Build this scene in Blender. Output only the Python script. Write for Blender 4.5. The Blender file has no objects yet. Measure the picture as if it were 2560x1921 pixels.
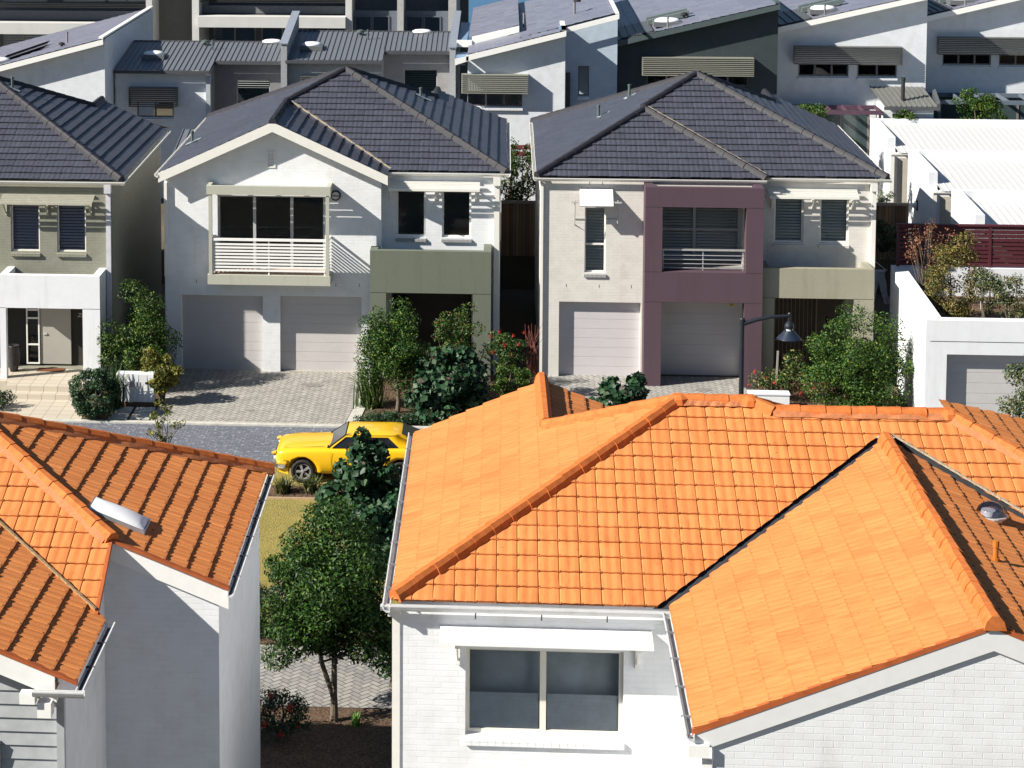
import bpy, bmesh, math, random
import numpy as np
from mathutils import Vector, Matrix

# ------------------------------------------------------------------ camera, sky, sun, exposure
S = bpy.context.scene
COL = S.collection
R = math.radians
cd = bpy.data.cameras.new("camera"); cam = bpy.data.objects.new("camera", cd); COL.objects.link(cam)
S.camera = cam
F_PX = 5400.0
cd.sensor_fit = 'HORIZONTAL'; cd.sensor_width = 36.0; cd.lens = F_PX/2560*36
cd.shift_x = (1280-895)/2560.0; cd.shift_y = (-35-960.5)/2560.0
cd.clip_start = 0.5; cd.clip_end = 3000
cam.location = (0, 0, 17.5)
cam.rotation_euler = (R(90-5.24), 0, R(3.92))

SUN_D = Vector((2.3, 1.0, -1.77)).normalized()
W = bpy.data.worlds.new("World"); S.world = W; W.use_nodes = True
wn = W.node_tree; bg = wn.nodes['Background']
sky = wn.nodes.new('ShaderNodeTexSky'); sky.sky_type = 'NISHITA'; sky.sun_disc = False
sky.sun_elevation = math.asin(-SUN_D.z); sky.sun_rotation = math.atan2(-SUN_D.x, -SUN_D.y)
sky.air_density = 1.25; sky.dust_density = 0.2; sky.ozone_density = 5.0
wn.links.new(sky.outputs[0], bg.inputs[0]); bg.inputs[1].default_value = 0.038
sl = bpy.data.lights.new("sun", 'SUN'); sun = bpy.data.objects.new("sun", sl); COL.objects.link(sun)
sl.energy = 5.0; sl.angle = R(0.5); sl.color = (1.0, 0.94, 0.83)
sun.rotation_euler = SUN_D.to_track_quat('-Z', 'Y').to_euler(); sun.location = (-60, 10, 60)
S.view_settings.view_transform = 'Standard'; S.view_settings.look = 'None'
S.view_settings.exposure = 0.95; S.view_settings.gamma = 1.0
S.cycles.max_bounces = 8; S.cycles.transparent_max_bounces = 12

# ------------------------------------------------------------------ materials
MATS = {}
def nmat(name):
    m = bpy.data.materials.new(name); m.use_nodes = True
    nt = m.node_tree; b = nt.nodes['Principled BSDF']
    return m, nt, b
def N(nt, t, **kw):
    n = nt.nodes.new(t)
    for k, v in kw.items(): setattr(n, k, v)
    return n
def rgb(c, a=1): return (c[0], c[1], c[2], a)
def uvn(nt, sx=1, sy=1):
    u = N(nt, 'ShaderNodeUVMap'); mp = N(nt, 'ShaderNodeMapping')
    mp.inputs['Scale'].default_value = (sx, sy, 1); nt.links.new(u.outputs[0], mp.inputs[0]); return mp.outputs[0]
def mixc(nt, fac, a, b, mode='MIX'):
    m = N(nt, 'ShaderNodeMix', data_type='RGBA', blend_type=mode)
    for sock, v in ((m.inputs[0], fac), (m.inputs[6], a), (m.inputs[7], b)):
        if isinstance(v, (int, float)): sock.default_value = v
        elif isinstance(v, tuple): sock.default_value = v if len(v) == 4 else rgb(v)
        else: nt.links.new(v, sock)
    return m.outputs[2]
def ramp(nt, src, a, b):
    m = N(nt, 'ShaderNodeMapRange'); m.inputs[1].default_value = a; m.inputs[2].default_value = b
    nt.links.new(src, m.inputs[0]); return m.outputs[0]
def noise(nt, vec, scale, detail=4, rough=.55):
    n = N(nt, 'ShaderNodeTexNoise'); n.inputs['Scale'].default_value = scale; n.inputs['Detail'].default_value = detail
    n.inputs['Roughness'].default_value = rough
    if vec is not None: nt.links.new(vec, n.inputs['Vector'])
    return n.outputs[0]
def objv(nt):
    g = N(nt, 'ShaderNodeNewGeometry'); return g.outputs['Position']
def bump(nt, b, h, strength=.4, dist=.01):
    n = N(nt, 'ShaderNodeBump'); n.inputs['Strength'].default_value = strength; n.inputs['Distance'].default_value = dist
    nt.links.new(h, n.inputs['Height']); nt.links.new(n.outputs[0], b.inputs['Normal']); return n
def math_(nt, op, a, bv):
    m = N(nt, 'ShaderNodeMath', operation=op)
    for s, v in ((m.inputs[0], a), (m.inputs[1], bv)):
        if isinstance(v, (int, float)): s.default_value = v
        else: nt.links.new(v, s)
    return m.outputs[0]

def plain(name, c, rough=.6, metal=0, var=.06, spec=.3, nscale=6, bmp=0, coat=0):
    """painted / rendered surface with faint mottling"""
    if name in MATS: return MATS[name]
    m, nt, b = nmat(name); p = objv(nt)
    f = noise(nt, p, nscale, 5, .6)
    d = tuple(x*(1-2.2*var) for x in c); l = tuple(min(1, x*(1+var)) for x in c)
    nt.links.new(mixc(nt, ramp(nt, f, .3, .7), d, l), b.inputs['Base Color'])
    b.inputs['Roughness'].default_value = rough; b.inputs['Metallic'].default_value = metal
    b.inputs['Specular IOR Level'].default_value = spec
    if bmp:                                                   # faint run-off streaks on rendered walls
        mp = N(nt, 'ShaderNodeMapping'); mp.inputs['Scale'].default_value = (3, 3, .3); nt.links.new(p, mp.inputs[0])
        src = b.inputs['Base Color'].links[0].from_socket
        nt.links.new(mixc(nt, ramp(nt, noise(nt, mp.outputs[0], 1.0, 5, .7), .52, .8), src, (.84, .83, .80), 'MULTIPLY'), b.inputs['Base Color'])
    if coat: b.inputs['Coat Weight'].default_value = coat; b.inputs['Coat Roughness'].default_value = .05
    if bmp: bump(nt, b, noise(nt, p, 60, 3), bmp, .006)
    MATS[name] = m; return m
def brick(name, c, mort=.86, bw=.24, bh=.086, rough=.65, strength=.42):
    """painted brickwork: shallow joints, faint dirt"""
    if name in MATS: return MATS[name]
    m, nt, b = nmat(name); uv = uvn(nt)
    t = N(nt, 'ShaderNodeTexBrick'); nt.links.new(uv, t.inputs['Vector'])
    t.inputs['Scale'].default_value = 1; t.inputs['Brick Width'].default_value = bw; t.inputs['Row Height'].default_value = bh
    t.inputs['Mortar Size'].default_value = .006; t.inputs['Mortar Smooth'].default_value = .4; t.inputs['Bias'].default_value = 0
    t.inputs['Color1'].default_value = rgb(c); t.inputs['Color2'].default_value = rgb(tuple(x*.95 for x in c))
    t.inputs['Mortar'].default_value = rgb(tuple(x*mort for x in c))
    p = objv(nt); dirt = noise(nt, p, .9, 6, .65)
    col = mixc(nt, ramp(nt, dirt, .35, .75), t.outputs[0], (.90, .89, .86), 'MULTIPLY')
    mp = N(nt, 'ShaderNodeMapping'); mp.inputs['Scale'].default_value = (2.2, 2.2, .22); nt.links.new(p, mp.inputs[0])
    col = mixc(nt, ramp(nt, noise(nt, mp.outputs[0], 1.0, 5, .7), .55, .8), col, (.86, .85, .82), 'MULTIPLY')   # run-off streaks
    # patchy paint so that only some joints read
    pat = noise(nt, p, 3.5, 3)
    nt.links.new(mixc(nt, math_(nt, 'MULTIPLY', ramp(nt, pat, .4, .62), .7), col, rgb(c)), b.inputs['Base Color'])
    h = math_(nt, 'ADD', math_(nt, 'MULTIPLY', t.outputs[1], -1.0), math_(nt, 'MULTIPLY', noise(nt, p, 45, 3), .35))
    bump(nt, b, h, strength, .008)
    b.inputs['Roughness'].default_value = rough; b.inputs['Specular IOR Level'].default_value = .25
    MATS[name] = m; return m
def tilemat(name, c, c2, streak, rough=.6, w=.3, g=.33, spec=.35, speck=None, lap=0):
    if name in MATS: return MATS[name]
    m, nt, b = nmat(name); u = N(nt, 'ShaderNodeUVMap')
    dv = N(nt, 'ShaderNodeVectorMath', operation='DIVIDE'); dv.inputs[1].default_value = (w, g, 1)
    nt.links.new(u.outputs[0], dv.inputs[0])
    fl = N(nt, 'ShaderNodeVectorMath', operation='FLOOR'); nt.links.new(dv.outputs[0], fl.inputs[0])
    wn_ = N(nt, 'ShaderNodeTexWhiteNoise', noise_dimensions='2D'); nt.links.new(fl.outputs[0], wn_.inputs['Vector'])
    base = mixc(nt, wn_.outputs[0], c, c2)
    st = noise(nt, uvn(nt, 14, 2.2), 1.0, 4, .6)
    base = mixc(nt, math_(nt, 'MULTIPLY', ramp(nt, st, .48, .72), .75), base, streak)
    big = noise(nt, uvn(nt, .5, .5), 1.0, 4, .6)
    base = mixc(nt, math_(nt, 'MULTIPLY', ramp(nt, big, .45, .75), .4), base, streak)
    if speck is not None:
        sp = noise(nt, uvn(nt, 22, 22), 1.0, 2, .5)
        base = mixc(nt, math_(nt, 'MULTIPLY', ramp(nt, sp, .68, .74), .8), base, speck)
    if lap:                                                   # grime along the laps and in the joint corners, a few odd dark tiles
        fr_ = N(nt, 'ShaderNodeVectorMath', operation='FRACTION'); nt.links.new(dv.outputs[0], fr_.inputs[0]); sx_ = N(nt, 'ShaderNodeSeparateXYZ'); nt.links.new(fr_.outputs[0], sx_.inputs[0])
        e1 = math_(nt, 'LESS_THAN', sx_.outputs[1], .075); e2 = math_(nt, 'MULTIPLY', math_(nt, 'LESS_THAN', sx_.outputs[0], .09), math_(nt, 'LESS_THAN', sx_.outputs[1], .10))
        jn = ramp(nt, noise(nt, uvn(nt, 5, 5), 1.0, 3), .3, .65)
        base = mixc(nt, math_(nt, 'MULTIPLY', e1, math_(nt, 'MULTIPLY', jn, .30)), base, speck); base = mixc(nt, math_(nt, 'MULTIPLY', e2, .75), base, (.06, .03, .02))
        odd = N(nt, 'ShaderNodeTexWhiteNoise', noise_dimensions='3D'); nt.links.new(fl.outputs[0], odd.inputs['Vector'])
        base = mixc(nt, math_(nt, 'MULTIPLY', math_(nt, 'GREATER_THAN', odd.outputs[0], .92), .3), base, streak)
    nt.links.new(base, b.inputs['Base Color'])
    bump(nt, b, noise(nt, uvn(nt, 90, 30), 1.0, 3), .6, .008)
    b.inputs['Roughness'].default_value = rough; b.inputs['Specular IOR Level'].default_value = spec
    MATS[name] = m; return m
def glass(name, tint=(.84, .87, .88), refl=1.45, rough=.02):
    if name in MATS: return MATS[name]
    m, nt, b = nmat(name); nt.nodes.remove(b); out = nt.nodes['Material Output']
    tr = N(nt, 'ShaderNodeBsdfTransparent'); tr.inputs[0].default_value = rgb(tint)
    gl = N(nt, 'ShaderNodeBsdfGlossy'); gl.inputs['Roughness'].default_value = rough
    fr = N(nt, 'ShaderNodeFresnel'); fr.inputs[0].default_value = refl
    mx = N(nt, 'ShaderNodeMixShader'); nt.links.new(fr.outputs[0], mx.inputs[0]); nt.links.new(tr.outputs[0], mx.inputs[1])
    nt.links.new(gl.outputs[0], mx.inputs[2]); nt.links.new(mx.outputs[0], out.inputs[0]); MATS[name] = m; return m
def leafmat(name, rough=.5, spec=.32, trans=.16):
    if name in MATS: return MATS[name]
    m, nt, b = nmat(name); out = nt.nodes['Material Output']
    a = N(nt, 'ShaderNodeVertexColor', layer_name='Col')
    nt.links.new(a.outputs[0], b.inputs['Base Color']); b.inputs['Roughness'].default_value = rough
    b.inputs['Specular IOR Level'].default_value = spec
    t = N(nt, 'ShaderNodeBsdfTranslucent'); nt.links.new(a.outputs[0], t.inputs[0])
    mx = N(nt, 'ShaderNodeMixShader'); mx.inputs[0].default_value = trans
    nt.links.new(b.outputs[0], mx.inputs[1]); nt.links.new(t.outputs[0], mx.inputs[2]); nt.links.new(mx.outputs[0], out.inputs[0])
    MATS[name] = m; return m
def attrmat(name, rough=.8, bmp=.3):
    if name in MATS: return MATS[name]
    m, nt, b = nmat(name); a = N(nt, 'ShaderNodeVertexColor', layer_name='Col')
    p = objv(nt); n1 = noise(nt, p, 1.3, 5, .65)
    nt.links.new(mixc(nt, ramp(nt, n1, .3, .7), a.outputs[0], (.78, .78, .78), 'MULTIPLY'), b.inputs['Base Color'])
    bump(nt, b, noise(nt, p, 70, 3), bmp, .005); b.inputs['Roughness'].default_value = rough
    b.inputs['Specular IOR Level'].default_value = .2; MATS[name] = m; return m
def ground_mat(name, cols, scale, fine=60, rough=.9, bmp=.6, dist=.03):
    if name in MATS: return MATS[name]
    m, nt, b = nmat(name); p = objv(nt)
    n1 = noise(nt, p, scale, 6, .65); n2 = noise(nt, p, fine, 4, .7)
    c = mixc(nt, ramp(nt, n1, .35, .65), cols[0], cols[1])
    c = mixc(nt, ramp(nt, n2, .45, .7), c, cols[2])
    nt.links.new(c, b.inputs['Base Color']); bump(nt, b, n2, bmp, dist); b.inputs['Roughness'].default_value = rough
    b.inputs['Specular IOR Level'].default_value = .15; MATS[name] = m; return m

WHITE_BRICK = lambda: brick('white_painted_brick', (.735, .755, .79), .93)
WARM_BRICK = lambda: brick('warm_white_brick', (.65, .63, .60), .88)
OLIVE_BRICK = lambda: brick('olive_grey_brick', (.245, .245, .20), .74)
GREY_BRICK = lambda: brick('grey_brick', (.33, .33, .34), .75)
BACK_WHITE = lambda: brick('terrace_white_brick', (.68, .71, .76), .88)
ORANGE = lambda: tilemat('orange_terracotta_tile', (.60, .228, .074), (.555, .200, .062), (.44, .134, .042), .8, spec=.15, speck=(.20, .075, .028), lap=1)
SLATE = lambda: tilemat('slate_concrete_tile', (.068, .072, .096), (.056, .060, .080), (.040, .042, .054), .38, spec=.5, speck=(.15, .14, .14))
FLATSLATE = lambda: tilemat('flat_slate_tile', (.20, .208, .268), (.15, .158, .212), (.125, .128, .17), .38, w=.36, g=.36, spec=.45)
RIDGE_O = lambda: plain('orange_ridge_tile', (.52, .155, .042), .75, var=.12, nscale=9, bmp=.2, spec=.15)
MORTAR_O = lambda: plain('orange_pointing', (.44, .165, .07), .9, var=.1, nscale=20, bmp=.3)
RIDGE_S = lambda: plain('slate_ridge_tile', (.027, .026, .033), .55, var=.12, nscale=9)
CREAM = lambda: plain('cream_metal', (.74, .73, .69), .35, var=.02, spec=.45)
WHITEM = lambda: plain('white_metal', (.82, .82, .81), .35, var=.02, spec=.45)
GREYF = lambda: plain('grey_frame', (.42, .42, .43), .35, var=.02, spec=.45)
LEAD = lambda: plain('dark_gutter_bed', (.045, .048, .055), .5, var=.1)
GARAGE = lambda: plain('garage_door_paint', (.49, .47, .47), .45, var=.025, nscale=1.5)
DARKIN = lambda: plain('dark_interior', (.03, .03, .03), .9, var=.05)
CONCRETE = lambda: plain('concrete', (.50, .49, .45), .85, var=.1, nscale=4, bmp=.3)
GLASS = lambda: glass('window_glass')

# ------------------------------------------------------------------ object helpers
BASE = {}
def thing(name, label, cat, loc=(0, 0, 0), group=None):
    o = bpy.data.objects.new(name, None); COL.objects.link(o); o.location = loc; o.empty_display_size = .2
    o['label'] = label; o['category'] = cat
    if group: o['group'] = group
    BASE[o.name] = Vector(loc); return o
def tag(o, label, cat, group=None):
    o['label'] = label; o['category'] = cat
    if group: o['group'] = group
    return o
def link(name, me, mat, parent=None, base=None, label=None, smooth=False):
    b = BASE[parent.name] if parent is not None else Vector(base or (0, 0, 0))
    if b.length: me.transform(Matrix.Translation(-b))
    if mat: me.materials.append(mat)
    if smooth: me.polygons.foreach_set('use_smooth', [True]*len(me.polygons))
    o = bpy.data.objects.new(name, me); COL.objects.link(o)
    if parent is not None: o.parent = parent; BASE[o.name] = b
    else: o.location = b; BASE[o.name] = b
    if label: o['label'] = label
    return o
def box_uv(me):
    uvl = me.uv_layers.new(name='UVMap')
    nl = len(me.loops); vi = np.zeros(nl, int); me.loops.foreach_get('vertex_index', vi)
    co = np.zeros(len(me.vertices)*3); me.vertices.foreach_get('co', co); co = co.reshape(-1, 3)[vi]
    nf = len(me.polygons); no = np.zeros(nf*3); me.polygons.foreach_get('normal', no); no = np.abs(no.reshape(-1, 3))
    lt = np.zeros(nf, int); me.polygons.foreach_get('loop_total', lt); n = np.repeat(no, lt, axis=0)
    uv = np.where((n[:, 0] > n[:, 1])[:, None], co[:, [1, 2]], co[:, [0, 2]])
    uv = np.where((n[:, 2] > np.maximum(n[:, 0], n[:, 1]))[:, None], co[:, [0, 1]], uv)
    uvl.data.foreach_set('uv', uv.ravel())
class MB:
    def __init__(s): s.v = []; s.f = []; s.c = []
    def face(s, pts, col=None):
        i = len(s.v); s.v += [tuple(p) for p in pts]; s.f.append(tuple(range(i, i+len(pts)))); s.c.append(col); return s
    def box(s, x0, x1, y0, y1, z0, z1, col=None):
        p = [(x, y, z) for z in (z0, z1) for y in (y0, y1) for x in (x0, x1)]
        for q in ((0, 2, 3, 1), (4, 5, 7, 6), (0, 1, 5, 4), (1, 3, 7, 5), (3, 2, 6, 7), (2, 0, 4, 6)): s.face([p[k] for k in q], col)
        return s
    def bar(s, A, B, w, h, up=(0, 0, 1)):
        """rectangular bar from A to B, width w sideways, height h along up, centred on the line"""
        A = Vector(A); B = Vector(B); d = (B-A).normalized(); l = d.cross(Vector(up)).normalized(); u = l.cross(d)
        c = [A+l*(i*w/2)+u*(j*h/2) for i, j in ((-1, -1), (1, -1), (1, 1), (-1, 1))]; e = [p+(B-A) for p in c]
        for k in range(4): s.face([c[k], c[(k+1) % 4], e[(k+1) % 4], e[k]])
        s.face(c[::-1]); s.face(e); return s
    def prism(s, poly, vec):
        v = Vector(vec); a = [Vector(p) for p in poly]; b = [p+v for p in a]; n = len(a)
        s.face(a[::-1]); s.face(b)
        for k in range(n): s.face([a[k], a[(k+1) % n], b[(k+1) % n], b[k]])
        return s
    def tube(s, pts, radii, n=8, cap=True):
        pts = [Vector(p) for p in pts]
        if not hasattr(radii, '__len__'): radii = [radii]*len(pts)
        rings = []
        for i, p in enumerate(pts):
            d = (pts[min(i+1, len(pts)-1)]-pts[max(i-1, 0)]).normalized()
            a = d.orthogonal().normalized() if abs(d.z) < .95 else Vector((1, 0, 0)); a = (a-d*a.dot(d)).normalized(); b = d.cross(a)
            rings.append([p+(a*math.cos(t)+b*math.sin(t))*radii[i] for t in [2*math.pi*k/n for k in range(n)]])
        for i in range(len(rings)-1):
            for k in range(n): s.face([rings[i][k], rings[i][(k+1) % n], rings[i+1][(k+1) % n], rings[i+1][k]])
        if cap: s.face(rings[0][::-1]); s.face(rings[-1])
        return s
    def lathe(s, c, prof, n=20, sx=1, sy=1):
        c = Vector(c); rings = [[c+Vector((r*sx*math.cos(2*math.pi*k/n), r*sy*math.sin(2*math.pi*k/n), z)) for k in range(n)] for r, z in prof]
        for i in range(len(rings)-1):
            for k in range(n): s.face([rings[i][k], rings[i][(k+1) % n], rings[i+1][(k+1) % n], rings[i+1][k]])
        if prof[0][0] > .001: s.face(rings[0][::-1])
        if prof[-1][0] > .001: s.face(rings[-1])
        return s
    def mesh(s, name, merge=False):
        me = bpy.data.meshes.new(name); me.from_pydata(s.v, [], s.f)
        if any(c is not None for c in s.c):
            ca = me.color_attributes.new('Col', 'FLOAT_COLOR', 'CORNER')
            arr = np.concatenate([np.tile((c or (1, 1, 1))+(1,), (len(f), 1)) for c, f in zip(s.c, s.f)])
            ca.data.foreach_set('color', arr.ravel())
        if merge:
            bm = bmesh.new(); bm.from_mesh(me); bmesh.ops.remove_doubles(bm, verts=bm.verts, dist=1e-4); bm.to_mesh(me); bm.free()
        me.update(); box_uv(me); return me
    def build(s, name, mat, parent=None, base=None, label=None, smooth=False):
        return link(name, s.mesh(name, merge=smooth), mat, parent, base, label, smooth)
def struct(o): o['kind'] = 'structure'; return o

def facade(mb, fx, a0, a1, z0, z1, holes=(), d=.12):
    """wall rectangle with rectangular holes and reveals; fx(a, z, depth) -> point"""
    As = sorted({a0, a1, *[h[0] for h in holes], *[h[1] for h in holes]}); Zs = sorted({z0, z1, *[h[2] for h in holes], *[h[3] for h in holes]})
    As = [a for a in As if a0 <= a <= a1]; Zs = [z for z in Zs if z0 <= z <= z1]
    for i in range(len(As)-1):
        for j in range(len(Zs)-1):
            ca, cz = (As[i]+As[i+1])/2, (Zs[j]+Zs[j+1])/2
            if any(h[0] < ca < h[1] and h[2] < cz < h[3] for h in holes): continue
            mb.face([fx(As[i], Zs[j], 0), fx(As[i+1], Zs[j], 0), fx(As[i+1], Zs[j+1], 0), fx(As[i], Zs[j+1], 0)])
    for h in holes:
        dd = h[4] if len(h) > 4 else d
        a, b, p, q = h[:4]
        mb.face([fx(a, p, 0), fx(a, p, dd), fx(a, q, dd), fx(a, q, 0)]); mb.face([fx(b, p, dd), fx(b, p, 0), fx(b, q, 0), fx(b, q, dd)])
        mb.face([fx(a, q, 0), fx(a, q, dd), fx(b, q, dd), fx(b, q, 0)])
        if p > z0+.01: mb.face([fx(a, p, dd), fx(a, p, 0), fx(b, p, 0), fx(b, p, dd)])
    return mb
front = lambda y: (lambda a, z, d: (a, y+d, z))
left = lambda x: (lambda a, z, d: (x+d, a, z))
right = lambda x: (lambda a, z, d: (x-d, a, z))

def tile_bm(poly, g, w, lip, amp, fr, groove=.012):
    us = [p[0] for p in poly]; vs = [p[1] for p in poly]
    i0, i1 = math.floor(min(us)/w)-1, math.ceil(max(us)/w)+1; j0, j1 = math.floor(min(vs)/g)-1, math.ceil(max(vs)/g)+1
    U = [(i+f)*w for i in range(i0, i1) for f in fr]
    H = []
    for i in range(i0, i1):
        for f in fr:
            h = amp*(.5-.5*math.cos(4*math.pi*f)) if amp else 0
            if f == fr[0] : h -= groove if amp else .004
            H.append(h)
    rows = []
    rnd = random.Random(5)
    for j in range(j0, j1):
        v = j*g; rows.append((v+.028, 0.0, j)); rows.append((v, lip*.42, j)); rows.append((v+.0015, lip, j))
    nu = len(U); V = []; jit = {}
    for (v, l, j) in rows:
        for k in range(nu):
            key = (k//len(fr), j)
            if key not in jit: jit[key] = rnd.uniform(-.012, .012), rnd.uniform(-.004, .006)
            dv, dh = jit[key]
            V.append((U[k], v+dv*.6, H[k]+l+(dh if l else 0)))
    Fc = [(r*nu+k, r*nu+k+1, (r+1)*nu+k+1, (r+1)*nu+k) for r in range(len(rows)-1) for k in range(nu-1)]
    me = bpy.data.meshes.new('t'); me.from_pydata(V, [], Fc)
    bm = bmesh.new(); bm.from_mesh(me); bpy.data.meshes.remove(me)
    n = len(poly); area = sum(poly[k][0]*poly[(k+1) % n][1]-poly[(k+1) % n][0]*poly[k][1] for k in range(n))
    P = poly if area > 0 else poly[::-1]
    def convex():
        for k in range(n):
            a, b, c = P[k], P[(k+1) % n], P[(k+2) % n]
            if (b[0]-a[0])*(c[1]-b[1])-(b[1]-a[1])*(c[0]-b[0]) < -1e-6: return False
        return True
    cx = convex()
    for k in range(n):
        a, b = P[k], P[(k+1) % n]
        no = Vector((b[1]-a[1], -(b[0]-a[0]), 0)).normalized()
        bmesh.ops.bisect_plane(bm, geom=bm.verts[:]+bm.edges[:]+bm.faces[:], plane_co=(a[0], a[1], 0), plane_no=no, clear_outer=cx)
    if not cx:
        def inside(x, y):
            r = False
            for k in range(n):
                (xa, ya), (xb, yb) = P[k], P[(k+1) % n]
                if (ya > y) != (yb > y) and x < (xb-xa)*(y-ya)/(yb-ya)+xa: r = not r
            return r
        dead = [f for f in bm.faces if not inside(*f.calc_center_median()[:2])]
        bmesh.ops.delete(bm, geom=dead, context='FACES')
    return bm
FR_NEAR = [0, .05, .15, .25, .36, .47, .53, .64, .75, .86, .95]; FR_MID = [0, .07, .25, .5, .75, .93]; FR_FLAT = [0, .04, .96]
def tile_roof(name, slopes, mat, parent, g=.33, w=.3, lip=.026, amp=.0070, groove=.012, fr=FR_NEAR, label=None):
    """slopes: (origin, along-eave dir, polygon of 3-D points) all on one plane each; joined into one roof mesh"""
    out = bmesh.new(); uvl = out.loops.layers.uv.new('UVMap')
    for O, U, pts3 in slopes:
        O = Vector(O); U = Vector(U).normalized(); pts = [Vector(p) for p in pts3]
        nrm = Vector((0, 0, 0))
        for k in range(len(pts)): nrm += pts[k].cross(pts[(k+1) % len(pts)])
        nrm.normalize();  nrm = nrm if nrm.z > 0 else -nrm
        V = nrm.cross(U).normalized(); 
        if V.z < 0: V = -V; U = -U
        poly = [((p-O).dot(U), (p-O).dot(V)) for p in pts]
        off = (pts[0]-O).dot(nrm)
        bm = tile_bm(poly, g, w, lip, amp, fr, groove)
        vm = {}
        for v in bm.verts: vm[v] = out.verts.new(O+U*v.co.x+V*v.co.y+nrm*(v.co.z+off))
        du, dv_ = O.x*1.3+7*len(vm), O.y
        du = round(du/w)*w; dv_ = round(dv_/g)*g
        for f in bm.faces:
            nf = out.faces.new([vm[v] for v in f.verts])
            cv = f.calc_center_median()
            for lp, v in zip(nf.loops, f.verts): lp[uvl].uv = (v.co.x+du, v.co.y+dv_)
        bm.free()
    bmesh.ops.recalc_face_normals(out, faces=out.faces[:])
    up = sum(f.normal.z*f.calc_area() for f in out.faces)
    if up < 0: bmesh.ops.reverse_faces(out, faces=out.faces[:])
    me = bpy.data.meshes.new(name); out.to_mesh(me); out.free()
    return link(name, me, mat, parent, label=label)
def caps(mb, A, B, w=.12, h=.075, L=.40, lift=.03):
    """overlapping ridge tiles from A (low end) to B"""
    A = Vector(A); B = Vector(B); D = B-A; n = max(1, round(D.length/L)); d = D.normalized()
    l = d.cross(Vector((0, 0, 1))).normalized(); u = l.cross(d)
    prof = [(-1, -.75), (-.75, .35), (-.35, .95), (.35, .95), (.75, .35), (1, -.75)]
    for i in range(n):
        a = A+D*(i/n)-d*.035; b = A+D*((i+1)/n); s0 = 1.10+random.uniform(-.02, .03); s1 = .96; j = random.uniform(-.008, .008)
        p = [a+l*(x*w*s0+j)+u*(z*h*s0+lift) for x, z in prof]; q = [b+l*(x*w*s1+j)+u*(z*h*s1+lift) for x, z in prof]
        for k in range(5): mb.face([p[k], p[k+1], q[k+1], q[k]])
        mb.face(p); mb.face(q[::-1])
    return mb
def ridges(par, segs, mat, w=.125, h=.095, lift=.03, point=None, pmat=None):
    for k, (a, b) in enumerate(segs):
        caps(MB_ := MB(), a, b, w=w, h=h, lift=lift); MB_.build('ridge_cap', mat, par)
        if point and k in point: pointing(q := MB(), a, b); q.build('pointing', pmat, par)
def pointing(mb, A, B, w=.16, lift=.035):
    """mortar bedding strips at both sides below the ridge tiles"""
    A = Vector(A); B = Vector(B); d = (B-A).normalized(); l = d.cross(Vector((0, 0, 1))).normalized(); u = l.cross(d)
    n = 14
    for s in (-1, 1):
        for i in range(n):
            t0, t1 = i/n, (i+1)/n; w0 = w+.02*math.sin(i*2.1); w1 = w+.02*math.sin((i+1)*2.1)
            P0 = A+(B-A)*t0; P1 = A+(B-A)*t1
            mb.face([P0+l*s*.09+u*(lift+.03), P1+l*s*.09+u*(lift+.03), P1+l*s*w1+u*(lift-.055), P0+l*s*w0+u*(lift-.055)])
    return mb
def gutter(mb, A, B, out, w=.115, h=.10):
    """open trough along A-B (tile edge line), projecting towards out; top lip level with A"""
    A = Vector(A); B = Vector(B); o = Vector(out).normalized(); z = Vector((0, 0, 1))
    prof = [(0, -.02), (0, -h), (w*.5, -h), (w*.82, -h*.66), (w, -.022), (w, 0), (w-.018, 0), (w*.70, -h*.6), (.015, -h*.85), (.015, -.02)]
    pa = [A+o*x+z*y for x, y in prof]; pb = [B+o*x+z*y for x, y in prof]
    n = len(prof)
    for k in range(n): mb.face([pa[k], pa[(k+1) % n], pb[(k+1) % n], pb[k]])
    for q in (pa, pb):
        mb.face([q[0], q[1], q[8], q[9]]); mb.face([q[1], q[2], q[3], q[7], q[8]]); mb.face([q[3], q[4], q[5], q[6], q[7]])
    return mb
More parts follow.
